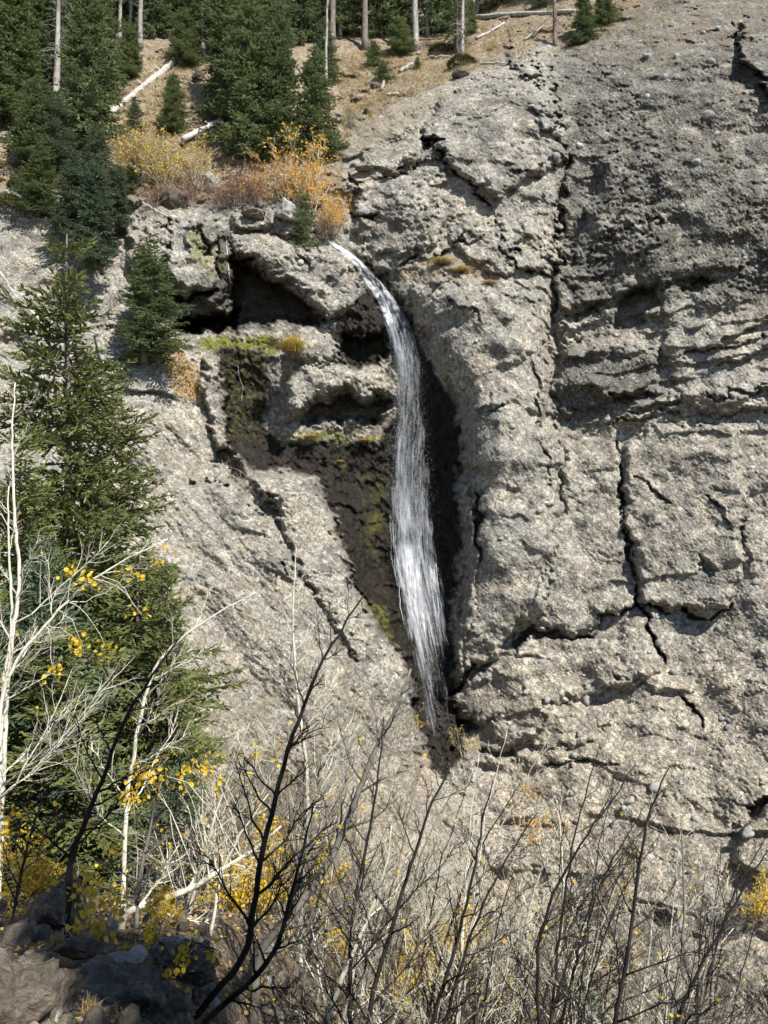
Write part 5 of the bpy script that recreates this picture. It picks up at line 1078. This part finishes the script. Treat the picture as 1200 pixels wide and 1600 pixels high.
FALL = [(375,505,516),(392,528,548),(410,547,570),(430,560,590),(450,572,606),(470,582,622),(490,590,634),(510,598,645),(530,604,652),(560,609,660),(600,612,666),(650,610,671),(700,604,674),(760,602,678),(800,602,682),(850,605,688),(900,611,696),(950,620,703),(1000,630,707),(1050,640,709),(1090,648,712),(1125,656,716),(1150,662,720)]
fv, fl, fr_ = (np.array(c, float) for c in zip(*FALL))
wf = thing('waterfall', 'thin white waterfall dropping down the dark wet recess in the cliff', 'waterfall', tuple(on(690, 1150)))
org = np.array(on(690, 1150))
def veil(name, mat, v0, v1, off, seed, dens, nt=26, ns=220, l_in=0., r_in=0., ripple=.12):
    vv = np.linspace(v0, v1, ns)[:, None]; t = np.linspace(0, 1, nt)[None]
    L_, R_ = np.interp(vv, fv, fl), np.interp(vv, fv, fr_); w = R_ - L_; u = L_ + w * (l_in + t * (1 - l_in - r_in))
    wall = depth(u, vv + 0 * u); sm = depth_s(u, vv + 0 * u)
    free = smooth(510, 560, vv) * (1 - smooth(780, 850, vv))
    lipY = float(depth_s(635, 520)) - .9
    Y = np.minimum(wall - off, np.where(free > 0, wall * (1 - free) + (lipY - off) * free - off * (1 - free), wall - off))
    k_ = int(round(46 / max(1e-6, (v1 - v0) / (ns - 1)))); Yp = np.pad(Y, ((k_, k_), (0, 0)), mode='edge'); Y = np.min(np.stack([Yp[a_:a_ + ns] for a_ in range(2 * k_ + 1)]), 0) if v0 > 480 else Y
    for _ in range(24 if v0 > 480 else 3):
        Y[1:-1] = (Y[:-2] + 2 * Y[1:-1] + Y[2:]) / 4; Y[:, 1:-1] = (Y[:, :-2] + 2 * Y[:, 1:-1] + Y[:, 2:]) / 4
    Y = Y - ripple * fbm(u * .09 + seed, vv * .02, seed, 3)
    P = at(u, vv + 0 * u, Y) - org; P[..., 0] += .05 * fbm(u * .2, vv * .03, seed + 3, 2)
    ln = (vv + 0 * u) / 30 / 40; d = dens(vv, t) * smooth(0, .30, np.minimum(t, 1 - t) + .10 * fbm(t * 5 + 0 * vv, vv * .02 + 0 * t, seed + 20, 2))
    i = np.arange(ns * nt).reshape(ns, nt); mb = MB(); mb.add(P.reshape(-1, 3), np.stack([i[:-1, :-1], i[1:, :-1], i[1:, 1:], i[:-1, 1:]], -1).reshape(-1, 4))
    mb.c[-1] = np.stack([t * w / 60 + seed * .37 + 0 * u, ln, np.clip(d, 0, 1), 0 * u + 1], -1).reshape(-1, 4)
    return obj(name, mb.mesh(name + '_shape'), mat, wf)
def gs(t, c, w): return np.exp(-((t - c) / w) ** 2)
veil('cascade', CHUTE, 375, 565, .06, 1, lambda v, t: (1 - .6 * smooth(505, 565, v)) * (.95 * gs(t, .30 + .05 * np.sin(v * .07), .17) + .85 * gs(t, .74 - .04 * np.sin(v * .05), .14) + .8 * (1 - smooth(385, 410, v))))
veil('cascade', CHUTE, 384, 530, .16, 4, lambda v, t: (1 - .8 * smooth(470, 530, v)) * (.7 * gs(t, .22, .10) + .75 * gs(t, .55, .10) + .6 * gs(t, .85, .08)))
veil('veil', VEIL, 490, 1150, .15, 2, lambda v, t: (.34 + .30 * gs(t, .30, .2) + .26 * gs(t, .82, .12)) * (1 - .35 * gs(v, 650, 70)) + .12 * smooth(700, 850, v) - .44 * smooth(920, 1110, v))
veil('veil', VEIL, 520, 1135, .45, 3, lambda v, t: .18 + .20 * smooth(740, 840, v) * gs(t, .45, .28) + .12 * gs(t, .5, .4) - .26 * smooth(900, 1110, v))
veil('veil', CHUTE, 770, 1010, .25, 6, lambda v, t: .5 * smooth(770, 830, v) * (1 - .8 * smooth(850, 1000, v)) * gs(t, .42 + .1 * np.sin(v * .02), .2))
# separate strands and flying drops
rw = np.random.default_rng(14); st = []; sr_ = []
WHITE, n, l, bs = new_mat('water_drops')[:4]; bs.inputs['Base Color'].default_value = (.84, .87, .9, 1); bs.inputs['Roughness'].default_value = .25
for k in range(30):
    a, b_ = sorted(rw.uniform(0, 1, 2)); lo = rw.choice([rw.uniform(385, 500), rw.uniform(790, 900)], p=[.4, .6]); hi = lo + rw.uniform(40, 130); vv = np.linspace(lo, hi, 14)
    t = rw.uniform(.06, .94) + np.cumsum(rw.normal(0, .012, 14)); L_, R_ = np.interp(vv, fv, fl), np.interp(vv, fv, fr_); u = L_ + (R_ - L_) * t
    st.append(at(u, vv, depth(u, vv) - .35 - .3 * rw.random()) - org); sr_.append(rw.uniform(.004, .010) * np.sin(np.linspace(.15, 3.0, 14)) + .002)
mb = MB(); tubes(mb, np.stack(st), np.stack(sr_), 4); obj('strands', mb.mesh('strands_shape'), WHITE, wf)['kind'] = 'stuff'
nd = 9000; vv = np.r_[rw.normal(650, 90, nd * 5 // 10), rw.uniform(520, 1140, nd * 3 // 10), rw.normal(880, 90, nd - nd * 8 // 10)]; vv = np.clip(vv, 480, 1150)
L_, R_ = np.interp(vv, fv, fl), np.interp(vv, fv, fr_); t = rw.beta(2.1, 2.1, nd) * 1.2 - .1; u = L_ + (R_ - L_) * t
Yd = np.minimum(depth(u, vv) - .1, float(depth_s(635, 520)) - .9 - rw.normal(0, .35, nd)); C = at(u, vv, Yd) - org
s_ = rw.uniform(.003, .0065, nd); dirs = np.array([[1, 0, 0], [0, 1, 0], [-1, 0, 0], [0, -1, 0], [0, 0, 2.2], [0, 0, -2.2]], float)
V = (C[:, None] + dirs[None] * s_[:, None, None]).reshape(-1, 3); f = np.array([[0, 1, 4], [1, 2, 4], [2, 3, 4], [3, 0, 4], [1, 0, 5], [2, 1, 5], [3, 2, 5], [0, 3, 5]])
mb = MB(); mb.add(V, None, ((np.arange(nd) * 6)[:, None, None] + f[None]).reshape(-1, 3)); obj('spray', mb.mesh('spray_shape', False), WHITE, wf)['kind'] = 'stuff'
# thin trickles on the left
def trickle(pts, label, w=.05):
    p = np.array(pts, float); q = resample(np.c_[p, 0 * p[:, :1]], 24); B = np.array(on(*pts[-1])); P = on(q[:, 0], q[:, 1], .12) - B; P = P + rw.normal(0, .01, P.shape) * np.array([1, .3, 0]); mb = MB(); tubes(mb, P, w * rw.uniform(.1, .9, 24), 4); tt = thing('trickle', label, 'water', tuple(B)); obj('strand', mb.mesh('strand_shape'), WHITE, tt)
trickle([(352,362),(356,400),(360,450),(358,512)], 'thread of water falling past the left of the cave', .018)
trickle([(372,572),(374,590),(380,606),(377,628)], 'thin white trickle on the dark rock below the mossy ledge', .008)

# ------------------------------------------------------------------ labels that single out look-alikes: counted from the left
_u = 'first second third fourth fifth sixth seventh eighth ninth tenth eleventh twelfth thirteenth fourteenth fifteenth sixteenth seventeenth eighteenth nineteenth'.split()
def ordinal(k):
    if k < 20: return _u[k - 1]
    t, r = divmod(k, 10); tens = ['twent', 'thirt', 'fort', 'fift', 'sixt', 'sevent', 'eight', 'ninet'][t - 2]
    return tens + 'ieth' if r == 0 else tens + 'y-' + _u[r - 1]
bpy.context.view_layer.update()
same = {}
for o in scene.objects:
    if o.parent is None and o.get('category') and o.get('label'): same.setdefault(o['label'], []).append(o)
for lab, obs in same.items():
    if len(obs) < 2: continue
    obs.sort(key=lambda o: o.matrix_world.translation.x / max(.5, o.matrix_world.translation.y))
    for k, o in enumerate(obs): o['label'] = lab + (', %s from the left' % ordinal(k + 1) if k else ', leftmost of its kind')
